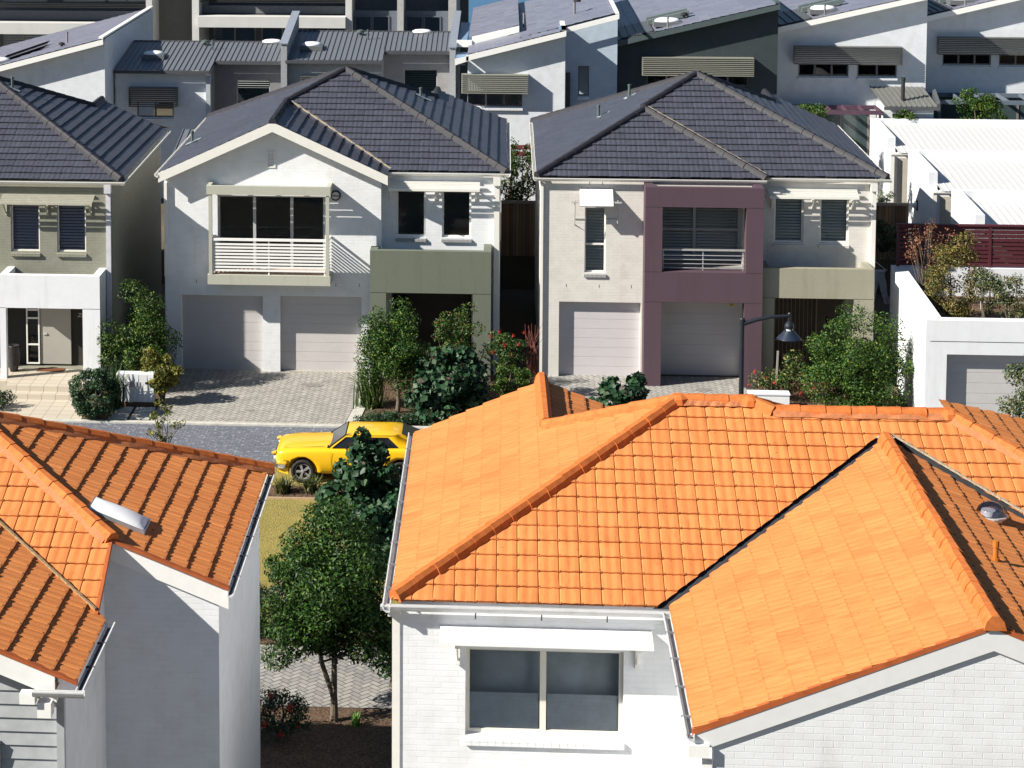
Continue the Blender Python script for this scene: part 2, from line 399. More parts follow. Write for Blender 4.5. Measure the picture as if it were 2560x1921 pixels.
def window(par, x0, x1, z0, z1, y, mull=(), trans=(), fw=.05, fmat=None, pmat=None, blind=None, bz=None, sill=None, name='window', recess=.05):
    """framed window whose outer frame plane is y; blind: (material) slats hung just behind the pane between bz"""
    mb = MB(); fd = .07
    mb.box(x0, x1, y, y+fd, z0, z0+fw); mb.box(x0, x1, y, y+fd, z1-fw, z1)
    mb.box(x0, x0+fw, y, y+fd, z0+fw, z1-fw); mb.box(x1-fw, x1, y, y+fd, z0+fw, z1-fw)
    for m in mull: mb.box(m-fw*.75, m+fw*.75, y-.004, y+fd-.01, z0+fw, z1-fw)
    xs = [x0+fw]+[v for m in mull for v in (m-fw*.75, m+fw*.75)]+[x1-fw]
    for t in trans:
        for k in range(0, len(xs), 2): mb.box(xs[k], xs[k+1], y+.004, y+fd-.014, t-fw*.6, t+fw*.6)
    w = mb.build(name, fmat or CREAM(), par)
    p = MB(); p.face([(x0+fw*.5, y+.035, z0+fw*.5), (x1-fw*.5, y+.035, z0+fw*.5), (x1-fw*.5, y+.035, z1-fw*.5), (x0+fw*.5, y+.035, z1-fw*.5)])
    p.build('pane', pmat or GLASS(), w)
    if blind:
        b = MB(); a, c = bz or (z0, z1); st = .055 if (c-a) < 1.0 else .09
        k = a+.01
        while k < c-.02:
            b.face([(x0+.02, y+.14, k), (x1-.02, y+.14, k), (x1-.02, y+.165, k+st*.70), (x0+.02, y+.165, k+st*.70)]); k += st
        b.build('blind', blind, w)
    if sill:
        q = MB(); n = max(3, round((x1-x0)/.115))
        for i in range(n):
            u0 = x0-.02+(x1-x0+.04)*i/n; u1 = x0-.02+(x1-x0+.04)*(i+1)/n-.004
            q.prism([(u0, y+.06, z0-.005), (u0, y-.15, z0-.05), (u0, y-.15, z0-.135), (u0, y+.06, z0-.11)], (u1-u0, 0, 0))
        q.build('sill', sill, w)
    return w
def garage_door(par, x0, x1, z1, y, mat=None, label=None, h=.3):
    mb = MB(); z = .01; n = round(z1/h); hh = z1/n
    for i in range(n): mb.box(x0, x1, y, y+.04, .012+i*hh, (i+1)*hh-.008)
    mb.box(x0, x1, y+.005, y+.05, .012, z1)
    return mb.build('garage_door', mat or GARAGE(), par, label=label)
def slat_awning(par, x0, x1, yb, yf, zb, zf, n=5, brk=(), mat=None):
    """sun shade of n flat slats stepping down from (yb, zb) to (yf, zf), on curved brackets"""
    mb = MB(); mat = mat or CREAM(); p = (yb-yf)/n
    for i in range(n):
        y1 = yb-i*p; zt = zb+(zf-zb)*(i+.5)/n
        mb.box(x0, x1, y1-p*.58, y1, zt-.035, zt)
    mb.box(x0, x1, yf-.03, yf+.012, zf-.07, zf+.005)
    a = mb.build('awning', mat, par)
    for bx in brk:
        q = MB(); q.box(bx-.025, bx+.025, yf+.02, yb, zf-.10, zf-.055); q.box(bx-.025, bx+.025, yb-.04, yb+.04, zf-.48, zf-.10)
        q.bar((bx, yb-.03, zf-.42), (bx, yf+.12, zf-.11), .03, .04); q.build('bracket', mat, a)
    return a
def weep(par, spots, y, mat):
    mb = MB()
    for x, z in spots: mb.box(x-.007, x+.007, y-.003, y+.01, z-.05, z+.05)
    return mb
def pipe(par, c, h, r=.045, mat=None, flash=None, name='vent_pipe'):
    mb = MB(); c = Vector(c); mb.tube([c-Vector((0, 0, .1)), c+Vector((0, 0, h))], r, 8); mb.tube([c+Vector((0, 0, h-.01)), c+Vector((0, 0, h+.05))], r*1.25, 8)
    o = mb.build(name, mat or plain('vent_metal', (.09, .12, .12), .5), par)
    if flash:
        q = MB(); q.face([Vector(p) for p in flash]); q.build('flashing', plain('lead_flashing', (.30, .35, .36), .45), o)
    return o

# ------------------------------------------------------------------ the setting
def sheet(name, pts, mat, z=0.0):
    return struct(MB().face([(x, y, z) for x, y in pts]).build(name, mat))
def rect(name, x0, x1, y0, y1, z, mat): return sheet(name, [(x0, y0), (x1, y0), (x1, y1), (x0, y1)], mat, z)
MULCH = ground_mat('bark_mulch', ((.12, .072, .045), (.06, .036, .024), (.34, .25, .17)), 3, 38, bmp=1, dist=.05)
rect('ground', -900, 900, -150, 118, 0, ground_mat('bare_soil', ((.11, .09, .06), (.08, .065, .045), (.13, .11, .08)), .5))
wm, wnt, wb = nmat('river_water'); wb.inputs['Base Color'].default_value = (.03, .12, .26, 1); wb.inputs['Roughness'].default_value = .25
bump(wnt, wb, noise(wnt, objv(wnt), .8, 4), .3, .1)
rect('water', -900, 900, 118, 2500, -.6, wm)
# street of small grey interlocking pavers
rm, rnt, rb = nmat('grey_street_pavers')
ruv = uvn(rnt); rt = N(rnt, 'ShaderNodeTexBrick'); rnt.links.new(ruv, rt.inputs['Vector']); rt.inputs['Scale'].default_value = 1
rt.inputs['Brick Width'].default_value = .20; rt.inputs['Row Height'].default_value = .115; rt.inputs['Mortar Size'].default_value = .010; rt.inputs['Bias'].default_value = -.1
rt.inputs['Color1'].default_value = (.125, .137, .168, 1); rt.inputs['Color2'].default_value = (.175, .188, .222, 1); rt.inputs['Mortar'].default_value = (.075, .08, .095, 1)
rn = noise(rnt, objv(rnt), 9, 3); rc = mixc(rnt, ramp(rnt, rn, .56, .68), rt.outputs[0], (.33, .345, .375))
rn2 = noise(rnt, objv(rnt), .7, 5); rnt.links.new(mixc(rnt, ramp(rnt, rn2, .3, .8), rc, (.78, .78, .8), 'MULTIPLY'), rb.inputs['Base Color'])
bump(rnt, rb, math_(rnt, 'MULTIPLY', rt.outputs[1], -1), .6, .01); rb.inputs['Roughness'].default_value = .75
rect('road', -60, 60, 54.3, 57.75, .004, rm)
def kerb(name, x0, x1, y0, y1, h=.11):
    return struct(MB().box(x0, x1, y0, y1, -.05, h).build(name, CONCRETE()))
kerb('far_kerb', -60, 60, 57.75, 57.93, .05); kerb('near_kerb', -60, 60, 54.12, 54.3, .06)
def herringbone(name, poly, w=.125, ang=45, cols=((.385, .37, .34), (.36, .345, .32), (.41, .395, .365)), z=.012, border=None, seed=1):
    rnd = random.Random(seed); mb = MB(); xs = [p[0] for p in poly]; ys = [p[1] for p in poly]
    cx, cy = (min(xs)+max(xs))/2, (min(ys)+max(ys))/2; rad = math.hypot(max(xs)-cx, max(ys)-cy); n = int(rad/w)+3
    ca, sa = math.cos(R(ang)), math.sin(R(ang)); gp = .009
    for i in range(-n, n):
        for j in range(-n, n):
            m = (i-j) % 4
            if m == 0: q = (i, j, 2, 1)
            elif m == 3: q = (i, j, 1, 2)
            else: continue
            a, b, c, d = q[0]*w+gp, q[1]*w+gp, (q[0]+q[2])*w-gp, (q[1]+q[3])*w-gp
            pts = [(cx+x*ca-y*sa, cy+x*sa+y*ca) for x, y in ((a, b), (c, b), (c, d), (a, d))]
            if all(not (min(xs) < x < max(xs) and min(ys) < y < max(ys)) for x, y in pts): continue
            k = rnd.choice(cols); f = rnd.uniform(.95, 1.05)*(1.03 if m == 0 else .96); hz = z+rnd.uniform(0, .004)  # tone by brick direction stands in for chamfer shading
            mb.face([(x, y, hz) for x, y in pts], (k[0]*f, k[1]*f, k[2]*f))
    me = mb.mesh(name); bm = bmesh.new(); bm.from_mesh(me)
    N_ = len(poly); ar = sum(poly[k][0]*poly[(k+1) % N_][1]-poly[(k+1) % N_][0]*poly[k][1] for k in range(N_)); P = poly if ar > 0 else poly[::-1]
    for k in range(N_):
        a, b = P[k], P[(k+1) % N_]
        bmesh.ops.bisect_plane(bm, geom=bm.verts[:]+bm.edges[:]+bm.faces[:], plane_co=(a[0], a[1], 0), plane_no=Vector((b[1]-a[1], a[0]-b[0], 0)).normalized(), clear_outer=True)
    bm.to_mesh(me); bm.free()
    bed = MB(); bed.face([(x, y, z-.006) for x, y in P], (.11, .10, .09)); bm2 = bed.mesh('bed')
    bmj = bmesh.new(); bmj.from_mesh(me); bmj.from_mesh(bm2); bmj.to_mesh(me); bmj.free(); bpy.data.meshes.remove(bm2)
    return struct(link(name, me, attrmat('clay_pavers')))
herringbone('driveway', [(-9.75, 58.15), (-4.35, 58.15), (-3.95, 63.35), (-9.75, 63.35)], seed=2)
herringbone('driveway', [(1.2, 57.93), (7.1, 57.93), (7.1, 63.6), (1.2, 63.6)], cols=((.38, .37, .35), (.355, .345, .33), (.405, .395, .37)), seed=3)
herringbone('front_path', [(-6.4, 39.7), (6.0, 39.7), (6.0, 42.6), (-6.4, 42.6)], cols=((.31, .30, .285), (.28, .27, .26), (.345, .33, .31)), seed=4)
eb = MB()                                                     # soldier-course edging of the drive
rnd = random.Random(4)
for k in range(54):
    x = -9.75+k*.107; f = rnd.uniform(.85, 1.1)
    if x < -4.25: eb.box(x+.004, x+.103, 57.935, 58.145, -.02, .018, (.44*f, .41*f, .36*f))
for k in range(52): eb.box(-9.75+k*.112+.004, -9.75+k*.112+.108, 63.36, 63.52, -.02, .02, (.42, .39, .35))
struct(eb.build('driveway_edging', attrmat('clay_pavers')))
struct(MB().prism([(-4.34, 57.95, -.02), (-4.0, 57.95, -.02), (-3.62, 63.4, -.02), (-3.94, 63.4, -.02)], (0, 0, .045)).build('driveway_border', CONCRETE()))
OIL = ground_mat('oil_stain', ((.16, .15, .14), (.22, .21, .20), (.28, .27, .25)), 6, 30, bmp=.2)
def stain(x, y, r, z, seed):
    rnd = random.Random(seed); n = 18
    return struct(MB().face([(x+r*(1+rnd.uniform(-.35, .35))*math.cos(2*math.pi*k/n), y+r*.8*(1+rnd.uniform(-.35, .35))*math.sin(2*math.pi*k/n), z) for k in range(n)]).build('paving_stain', OIL))
for x, y, r, sd in ((-8.4, 61.4, .22, 1), (-5.6, 61.9, .28, 2), (-7.1, 59.2, .13, 3), (2.9, 61.5, .25, 4), (5.8, 62.2, .22, 5)): stain(x, y, r, .0205, sd)
LAWN = ground_mat('dry_lawn', ((.37, .295, .085), (.25, .22, .06), (.47, .39, .16)), 1.6, 28, bmp=1, dist=.08)
rect('lawn', -6.6, 3, 43.6, 51.75, .008, LAWN); rect('verge_grass', -5.95, 12, 52.75, 54.12, .008, LAWN)
rect('garden_bed', -5.95, 12, 51.75, 52.75, .012, MULCH)
struct(MB().box(-6.6, 3, 51.69, 51.75, 0, .05).build('lawn_edging', plain('timber_edging', (.42, .30, .18), .8)))
struct(MB().box(-6.75, -5.96, 51.7, 54.12, -.02, .03).build('footpath', CONCRETE()))
rect('garden_bed', -3.62, .95, 57.95, 63.4, .012, MULCH); rect('garden_bed', -6.2, 3, 36.0, 39.66, .012, MULCH)
rect('garden_bed', -12.3, -9.8, 57.95, 62.3, .012, MULCH); rect('garden_bed', 7.2, 11.4, 57.95, 62.2, .012, MULCH)
rect('garden_bed', -7, 1.5, 42.7, 43.6, .012, MULCH)
struct(MB().box(-200, 200, 74.6, 117, -.1, 1.25).build('back_terrace_ground', ground_mat('bare_soil', ((.11, .09, .06), (.08, .065, .045), (.13, .11, .08)), .5)))
# tiled entry path with two steps in front of the olive house
em, ent, ebs = nmat('cream_entry_tiles'); eu = N(ent, 'ShaderNodeTexBrick'); ent.links.new(uvn(ent), eu.inputs['Vector']); eu.offset = 0
for k, v in (('Scale', 1), ('Brick Width', .40), ('Row Height', .40), ('Mortar Size', .009)): eu.inputs[k].default_value = v
eu.inputs['Color1'].default_value = (.50, .45, .37, 1); eu.inputs['Color2'].default_value = (.46, .41, .34, 1); eu.inputs['Mortar'].default_value = (.25, .20, .15, 1)
ent.links.new(eu.outputs[0], ebs.inputs['Base Color']); ebs.inputs['Roughness'].default_value = .6
st = MB(); st.box(-16, -11.7, 57.95, 59.85, -.05, .02); st.box(-14.3, -12.05, 59.85, 60.15, 0, .17); st.box(-14.3, -12.05, 60.15, 62.0, 0, .33); st.box(-17, -14.3, 60.6, 62.0, 0, .33)
struct(st.build('entry_steps', em))
H = thing('door_mat', 'rust brown door mat at the top of the cream entry steps', 'mat', (-13.3, 61.8, .33)); MB().box(-13.75, -12.95, 61.7, 62.05, .332, .35).build('mat', plain('coir_mat', (.16, .06, .025), .95, var=.2, nscale=40), H)
H = thing('garden_pot', 'dark tall pot standing in the shade beside the white porch door', 'pot', (-14.42, 61.7, .33)); m = MB(); m.lathe((-14.42, 61.7, .33), [(.11, 0), (.16, .2), (.19, .5), (.15, .72), (.18, .78), (.15, .78), (.10, .6), (0, .6)], 18); m.build('pot', plain('dark_glaze', (.03, .028, .03), .35), H, smooth=True)
pv = MB()
for i in range(2):
    for j in range(2): pv.box(-10.95+i*.62, -10.42+i*.62, 58.1+j*.62, 58.6+j*.62, 0, .05)
struct(pv.build('stepping_stones', CONCRETE()))

# ------------------------------------------------------------------ foreground: the two orange roofed houses
T = .395
def shell(par, mat, segs, name='wall'):
    """segs: list of (kind, pos, a0, a1, z0, z1, holes)"""
    mb = MB()
    for kind, pos, a0, a1, z0, z1, holes in segs:
        facade(mb, {'f': front, 'l': left, 'r': right}[kind](pos), a0, a1, z0, z1, holes)
    return mb
# --- right hand house
H = thing('house', 'near house with the broad bright orange roof and white brick gable at the right', 'house', (3, 30.15, 0))
Ap = (2.81, 34.23, 7.68); Bp = (3.95, 34.23, 7.68); Cp = (4.28, 34.0, 7.59); Dp = (7.05, 34.0, 7.59); Vp = (5.97, 33.44, 7.37); Jp = (.73, 35.4, 6.86)
Gf = (5.97, 25.85, 7.375)
roof = tile_roof('roof', [
    ((-1.57, 29.85, 5.95), (1, 0, 0), [(-1.57, 29.85, 5.95), (2.20, 29.85, 5.95), (5.87, 33.50, 7.392), (6.12, 33.48, 7.384), (9.68, 29.85, 5.95), (11.2, 29.85, 5.95), Dp, Cp, Bp, Ap]),
    ((-1.57, 29.85, 5.95), (0, 1, 0), [(-1.57, 29.85, 5.95), Ap, Jp, (.70, 38.3, 6.85), (-1.60, 37.9, 5.94)]),
    ((2.37, 29.85, 5.952), (0, 1, 0), [(2.37, 29.85, 5.952), Vp, Gf, (2.37, 25.85, 5.952)]),
    ((9.57, 29.85, 5.952), (0, 1, 0), [(9.57, 29.85, 5.952), Vp, Gf, (9.57, 25.85, 5.952)]),
    ((3.0, 38.3, 5.95), (0, 1, 0), [(3.0, 38.3, 5.95), (.72, 38.3, 6.85), (.72, 35.4, 6.85), (3.0, 35.4, 5.95)]),
    ((11.2, 29.85, 5.95), (0, 1, 0), [(11.2, 29.85, 5.95), Dp, (7.05, 34.9, 7.59), (11.2, 38, 5.95)]),
], ORANGE(), H)
bk = MB(); bk.face([Ap, Bp, (6.2, 36.4, 6.2), (1.0, 36.4, 6.2), Jp]); bk.face([Bp, (5.6, 35.4, 6.95), (4.9, 33.9, 7.3)]); bk.face([Cp, Dp, (7.05, 34.9, 7.0), (4.3, 34.9, 7.0)]); bk.build('rear_slope', RIDGE_O(), roof)
ridges(roof, [((-1.50, 29.92, 5.99), Ap), (Bp, Ap), (Dp, Cp), ((11.2, 29.85, 5.95), Dp), (Gf, Vp), (Jp, Ap), (Cp, Bp), ((5.4, 35.3, 7.0), Bp)], RIDGE_O(), point=(1, 2, 3), pmat=MORTAR_O())
rc_ = MB(); caps(rc_, (.70, 38.3, 6.86), (.73, 35.5, 6.88), L=2.9, h=.1); rc_.build('ridge_cap', RIDGE_O(), roof)
for c in (Ap, Bp, Dp): rc_ = MB(); rc_.lathe(Vector(c)-Vector((0, 0, .02)), [(.19, 0), (.17, .09), (.09, .14), (0, .15)], 10); rc_.build('ridge_cap', RIDGE_O(), roof)
for x0, x1, sx in ((2.34, 5.97, -1), (9.6, 5.97, 1)):          # dark open valley gutters
    v = MB(); v.face([(x0+sx*.20, 29.86, 5.925), (x0-sx*.12, 29.86, 5.925), (x1-sx*.12, 33.40, 7.34), (x1+sx*.2, 33.56, 7.36)]); v.build('valley_gutter', LEAD(), roof)
# valley mortar on the right of the gable and lead on the left
vl = MB(); rnd = random.Random(8)
for i in range(60):
    t0, t1 = i/60, (i+1)/60; f = lambda t: Vector(Vp).lerp(Vector((9.6, 29.85, 5.95)), t)+Vector((.10, .03, .045))
    a, b = f(t0), f(t1); w0 = rnd.uniform(.012, .035)
    vl.prism([a, b, b+Vector((w0, w0, 0)), a+Vector((w0, w0, 0))], (0, 0, .03))
vl.build('valley_mortar', plain('pale_mortar', (.34, .29, .22), .9, var=.2, nscale=25, bmp=.5), roof)
gt = MB(); gutter(gt, (-1.72, 29.83, 5.93), (2.50, 29.83, 5.93), (0, -1, 0)); gutter(gt, (-1.58, 38.0, 5.93), (-1.58, 29.70, 5.93), (-1, 0, 0)); gutter(gt, (2.38, 29.72, 5.93), (2.38, 25.80, 5.93), (-1, 0, 0))
gt.build('gutter', plain('gutter_grey_white', (.60, .61, .62), .4), roof)
lb = MB(); lb.box(-1.67, -1.59, 29.75, 38, 5.848, 5.86); lb.box(2.285, 2.36, 25.85, 29.65, 5.848, 5.86)
for k in range(8): lb.box(-1.71, -1.57, 30.4+k*.95, 30.42+k*.95, 5.915, 5.935)
for k in range(4): lb.box(2.25, 2.38, 26.3+k*.9, 26.32+k*.9, 5.915, 5.935)
lb.build('gutter_bed', plain('gutter_zinc', (.20, .21, .24), .5), roof)
for s in (-1, 1):
    bb = MB(); x0, x1 = 5.97+s*3.66, 5.97
    zt = lambda x: 7.33-T*abs(x-5.97)
    poly = [(x0, 25.85, zt(x0)), (x1, 25.85, zt(x1)), (x1, 25.85, zt(x1)-.27), (x0, 25.85, zt(x0)-.25)]
    bb.prism(poly, (0, .03, 0)); bb.build('barge_board', plain('pale_grey_barge', (.68, .69, .70), .45, var=.02), roof)
for s in (-1, 1):                                             # terracotta verge edge under the tiles
    vt = MB(); x0 = 5.97+s*3.62
    vt.prism([(x0, 25.842, 5.965), (5.97, 25.842, 7.395), (5.97, 25.842, 7.335), (x0, 25.842, 5.885)], (0, .06, 0)); vt.build('verge_tile', plain('verge_terracotta', (.40, .105, .035), .75, var=.1, spec=.15), roof)
wf = shell(H, None, [('f', 29.93, -1.45, 2.62, 0, 5.92, [(-.51, 1.74, 3.96, 5.25, .13)]), ('l', -1.45, 29.93, 38, 0, 5.92, []), ('l', 2.62, 25.885, 29.93, 0, 5.95, []),
    ('f', 25.885, 2.62, 9.32, 0, 5.95, [])])
wf.face([(2.62, 25.885, 5.95), (9.32, 25.885, 5.95), (5.97, 25.885, 7.28)])
wf.face([(-1.45, 38, 0), (11, 38, 0), (11, 38, 5.92), (-1.45, 38, 5.92)]); wf.face([(9.32, 25.885, 0), (9.32, 30.1, 0), (9.32, 30.1, 5.9), (9.32, 25.885, 5.9)])
wf.face([(11, 29.9, 0), (11, 38, 0), (11, 38, 5.92), (11, 29.9, 5.92)])
wf.face([(-1.45, 29.93, 5.9), (11, 29.93, 5.9), (11, 38, 5.9), (-1.45, 38, 5.9)]); wf.face([(-1.45, 38, 6), (.7, 38.1, 6.82), (3, 38, 6)])
wf.build('wall', WHITE_BRICK(), H)
w = window(H, -.51, 1.74, 3.96, 5.25, 30.03, mull=(.60,), fw=.06, fmat=plain('champagne_frame', (.66, .64, .58), .35, var=.02, spec=.5), sill=WHITE_BRICK())
b = MB()                                                      # slat blinds half lowered, the left one turned
for x0, x1, zt in ((-.45, .54, 4.50), (.66, 1.69, 4.50)):
    k = 4.02
    while k < zt: b.face([(x0, 30.085, k), (x1, 30.085, k), (x1, 30.115, k+.044), (x0, 30.115, k+.044)]); k += .058
b.build('blind', plain('silver_blind', (.82, .86, .9), .5), w)
b = MB(); b.face([(-.5, 30.34, 3.9), (1.75, 30.34, 3.9), (1.75, 30.34, 5.3), (-.5, 30.34, 5.3)]); b.build('curtain', plain('grey_curtain', (.52, .58, .63), .8, var=.12, nscale=2), w)
aw = MB(); aw.prism([(-.87, 29.93, 5.575), (-.87, 29.45, 5.515), (-.87, 29.45, 5.475), (-.87, 29.93, 5.535)], (3.0, 0, 0))
a_ = aw.build('awning', WHITEM(), H)
for x in (-.62, 1.93):
    q = MB(); q.box(x-.03, x+.03, 29.87, 29.93, 5.02, 5.50); q.bar((x, 29.88, 5.10), (x, 29.58, 5.40), .025, .03); q.box(x-.035, x+.035, 29.52, 29.60, 5.40, 5.47); q.build('bracket', CREAM(), a_)
weep(H, [(-.37, 5.73), (.57, 5.73), (1.5, 5.73)], 29.93, None).build('weep_hole', DARKIN(), H)
dp = MB(); dp.box(-1.56, -1.45, 29.91, 30.02, 0, 5.75); dp.box(-1.62, -1.44, 29.84, 30.0, 5.72, 5.83); dp.build('downpipe', CREAM(), H)
dp = MB(); dp.box(2.48, 2.6, 25.86, 25.96, 0, 5.55); dp.box(2.3, 2.56, 25.8, 25.98, 5.62, 5.78); dp.build('downpipe', WHITEM(), H)
sc_ = (7.08, 31.1); sk = MB(); sk.lathe((sc_[0], sc_[1], 6.80), [(.17, 0), (.17, .16), (.235, .165), (.235, .19), (.2, .2)], 24); o = sk.build('skylight_base', plain('bright_flashing', (.62, .62, .66), .25, metal=.35, spec=.6), roof)
sk = MB(); sk.lathe((sc_[0], sc_[1], 6.99), [(.215, 0), (.205, .05), (.17, .12), (.11, .165), (.05, .18), (0, .185)], 24); sk.build('skylight_dome', glass('clear_dome', (.75, .76, .8), 1.7), roof, smooth=True)
sk = MB(); sk.lathe((sc_[0], sc_[1], 6.99), [(.15, 0), (.13, .07), (0, .08)], 20); sk.build('skylight_tube', MATS['bright_flashing'], roof)
q = MB(); q.tube([(6.65, 28.85, 6.95), (6.65, 28.85, 7.36)], .036, 10); q.tube([(6.65, 28.85, 7.30), (6.65, 28.85, 7.39)], .044, 10); q.tube([(6.65, 28.85, 6.98), (6.65, 28.85, 7.15)], .055, 10); q.build('vent_pipe', plain('orange_vent', (.42, .14, .02), .6), roof)

# --- left hand house
H = thing('house', 'near house at the left edge with rust brown tiled slopes and a white skylight', 'house', (-6, 30.45, 0))
Q = (-5.67, 30.2, 6.622); A1 = (-8.35, 32.75, 7.68); V0 = (-5.62, 28.77, 6.06); V1 = (-9.5, 32.3, 7.45)
roof = tile_roof('roof', [
    ((-3.97, 30.2, 5.95), (0, 1, 0), [(-3.97, 30.2, 5.95), (-3.97, 35.55, 5.95), A1, Q]),
    ((-5.62, 28.77, 6.057), (1, 0, 0), [Q, (-8.35, 32.75, 7.63), (-12, 32.75, 7.63), (-9.75, 32.54, 7.547), V0]),
    ((-5.47, 26.65, 6.0), (0, 1, 0), [(-5.47, 26.65, 6.0), (-5.47, 28.68, 6.0), (-9.6, 32.55, 7.631), (-9.8, 32.55, 7.71), (-9.8, 26.65, 7.71)]),
], ORANGE(), H)
ridges(roof, [(Q, A1), ((-3.95, 35.58, 5.96), A1)], RIDGE_O(), point=(0, 1), pmat=MORTAR_O())
bk = MB(); bk.face([A1, (-3.97, 35.6, 5.93), (-12, 35.6, 5.93), (-12, 32.75, 7.66)]); bk.build('rear_slope', RIDGE_O(), roof)
vl = MB(); rnd = random.Random(9)
for i in range(50):
    t0, t1 = i/50, (i+1)/50; f = lambda t: Vector(V0).lerp(Vector((-9.5, 32.3, 7.56)), t)+Vector((-.02, .02, .05))
    a, b = f(t0), f(t1); w0 = rnd.uniform(.02, .05); vl.prism([a, b, b+Vector((.02, w0, 0)), a+Vector((.02, w0, 0))], (0, 0, .03))
vl.build('valley_mortar', plain('brown_mortar', (.33, .22, .12), .9, var=.25, nscale=25, bmp=.5), roof)
fl = MB(); fl.prism([(-5.60, 28.72, 6.00), (-9.5, 32.3, 7.50), (-9.38, 32.3, 7.48), (-5.5, 28.74, 5.98)], (0, 0, .06)); fl.build('valley_flashing', RIDGE_O(), roof)
gt = MB(); gutter(gt, (-3.96, 35.6, 5.93), (-3.96, 30.12, 5.93), (1, 0, 0)); gutter(gt, (-5.46, 28.75, 5.97), (-5.46, 26.5, 5.97), (1, 0, 0)); gutter(gt, (-5.33, 26.5, 5.97), (-6.0, 26.5, 5.97), (0, -1, 0)); gt.build('gutter', MATS['gutter_grey_white'], roof)
lb = MB(); lb.box(-3.945, -3.875, 30.2, 35.5, 5.848, 5.86); lb.box(-5.445, -5.375, 26.55, 28.7, 5.888, 5.90)
for k in range(6): lb.box(-3.96, -3.84, 30.7+k*.85, 30.72+k*.85, 5.915, 5.935)
for k in range(2): lb.box(-5.46, -5.34, 27.2+k*.8, 27.22+k*.8, 5.955, 5.975)
lb.build('gutter_bed', LEAD(), roof)
bb = MB(); bb.prism([(-5.70, 30.18, 6.60), (-3.95, 30.18, 5.91), (-3.95, 30.18, 5.63), (-5.70, 30.18, 6.33)], (0, .04, 0)); bb.build('barge_board', WHITEM(), roof)
bb = MB(); bb.prism([(-9.8, 26.62, 7.68), (-5.75, 26.62, 6.08), (-5.75, 26.62, 5.80), (-9.8, 26.62, 7.40)], (0, .04, 0)); bb.build('barge_board', WHITEM(), roof)
vt = MB(); vt.prism([(-5.66, 30.14, 6.645), (-3.94, 30.14, 5.965), (-3.94, 30.14, 5.92), (-5.66, 30.14, 6.60)], (0, .09, 0))
vt.build('verge_tile', MATS['verge_terracotta'], roof); vt = MB(); vt.prism([(-9.8, 26.6, 7.73), (-5.46, 26.6, 6.015), (-5.46, 26.6, 5.97), (-9.8, 26.6, 7.685)], (0, .09, 0))
vt.build('verge_tile', MATS['verge_terracotta'], roof); vt = MB(); vt.prism([(-5.64, 28.75, 6.08), (-5.69, 30.2, 6.65), (-5.69, 30.2, 6.57), (-5.64, 28.75, 6.0)], (.05, 0, 0)); vt.build('verge_tile', MATS['verge_terracotta'], roof)
wf = shell(H, None, [('f', 30.235, -5.78, -4.1, 0, 5.86, []), ('r', -4.1, 30.235, 35.4, 0, 5.93, []), ('r', -5.78, 26.95, 30.235, 0, 5.95, [])])
wf.face([(-5.78, 30.235, 5.86), (-4.1, 30.235, 5.86), (-4.1, 30.235, 5.92), (-5.78, 30.235, 6.58)])
wf.face([(-5.78, 28.77, 5.95), (-5.78, 30.235, 5.95), (-5.78, 30.235, 6.62), (-5.78, 28.77, 6.0)])
wf.face([(-12, 35.4, 0), (-4.1, 35.4, 0), (-4.1, 35.4, 5.93), (-12, 35.4, 5.93)]); wf.build('wall', WHITE_BRICK(), H)
wb_ = MB(); k = 0.0                                           # weatherboard gable wall, lapped boards
while k < 7.1:
    xr = -5.78 if k < 5.7 else min(-5.78, -5.47-(k+.30-6.0)/T)
    wb_.prism([(-10, 26.98, k), (-10, 26.94, k), (-10, 26.965, k+.19), (-10, 26.98, k+.19)], (xr+10, 0, 0)); k += .185
wb_.build('weatherboards', plain('grey_weatherboard', (.36, .38, .40), .6), H)
w = window(H, -9, -6.55, 2.6, 5.05, 26.88, fmat=plain('grey_board_trim', (.40, .42, .44), .5))
dp = MB(); dp.box(-5.98, -5.8, 26.6, 26.8, 5.52, 5.72); dp.box(-5.93, -5.75, 26.72, 26.94, 5.68, 5.86); dp.box(-6.2, -6.0, 26.55, 26.7, 5.72, 5.86); dp.build('downpipe', WHITEM(), H)
MB().box(-5.78, -5.68, 26.84, 26.94, 0, 5.7).build('corner_board', MATS['grey_board_trim'], H)
sk = MB(); pl = lambda x, dz: 5.95+T*(-3.97-x)+dz
def slab(mb, x0, x1, y0, y1, d0, d1): mb.prism([(x0, y0, pl(x0, d0)), (x0, y0, pl(x0, d1)), (x1, y0, pl(x1, d1)), (x1, y0, pl(x1, d0))], (0, y1-y0, 0))
slab(sk, -6.12, -5.28, 30.80, 31.36, .02, .075); o = sk.build('skylight_frame', plain('zinc_frame', (.35, .37, .40), .4, metal=.5), roof)
sk = MB(); nx, ny = 12, 8; P_ = lambda i, j: (lambda x, y, b: (x+.08*b, y, pl(x, .078+.05*b)))(-6.10+.80*i/nx, 30.82+.52*j/ny, (math.sin(math.pi*i/nx)*math.sin(math.pi*j/ny))**.6)
for i in range(nx):
    for j in range(ny): sk.face([P_(i, j), P_(i+1, j), P_(i+1, j+1), P_(i, j+1)])
sk.build('skylight_dome', plain('opal_dome', (.84, .85, .87), .4, var=.02, spec=.5), roof, smooth=True)

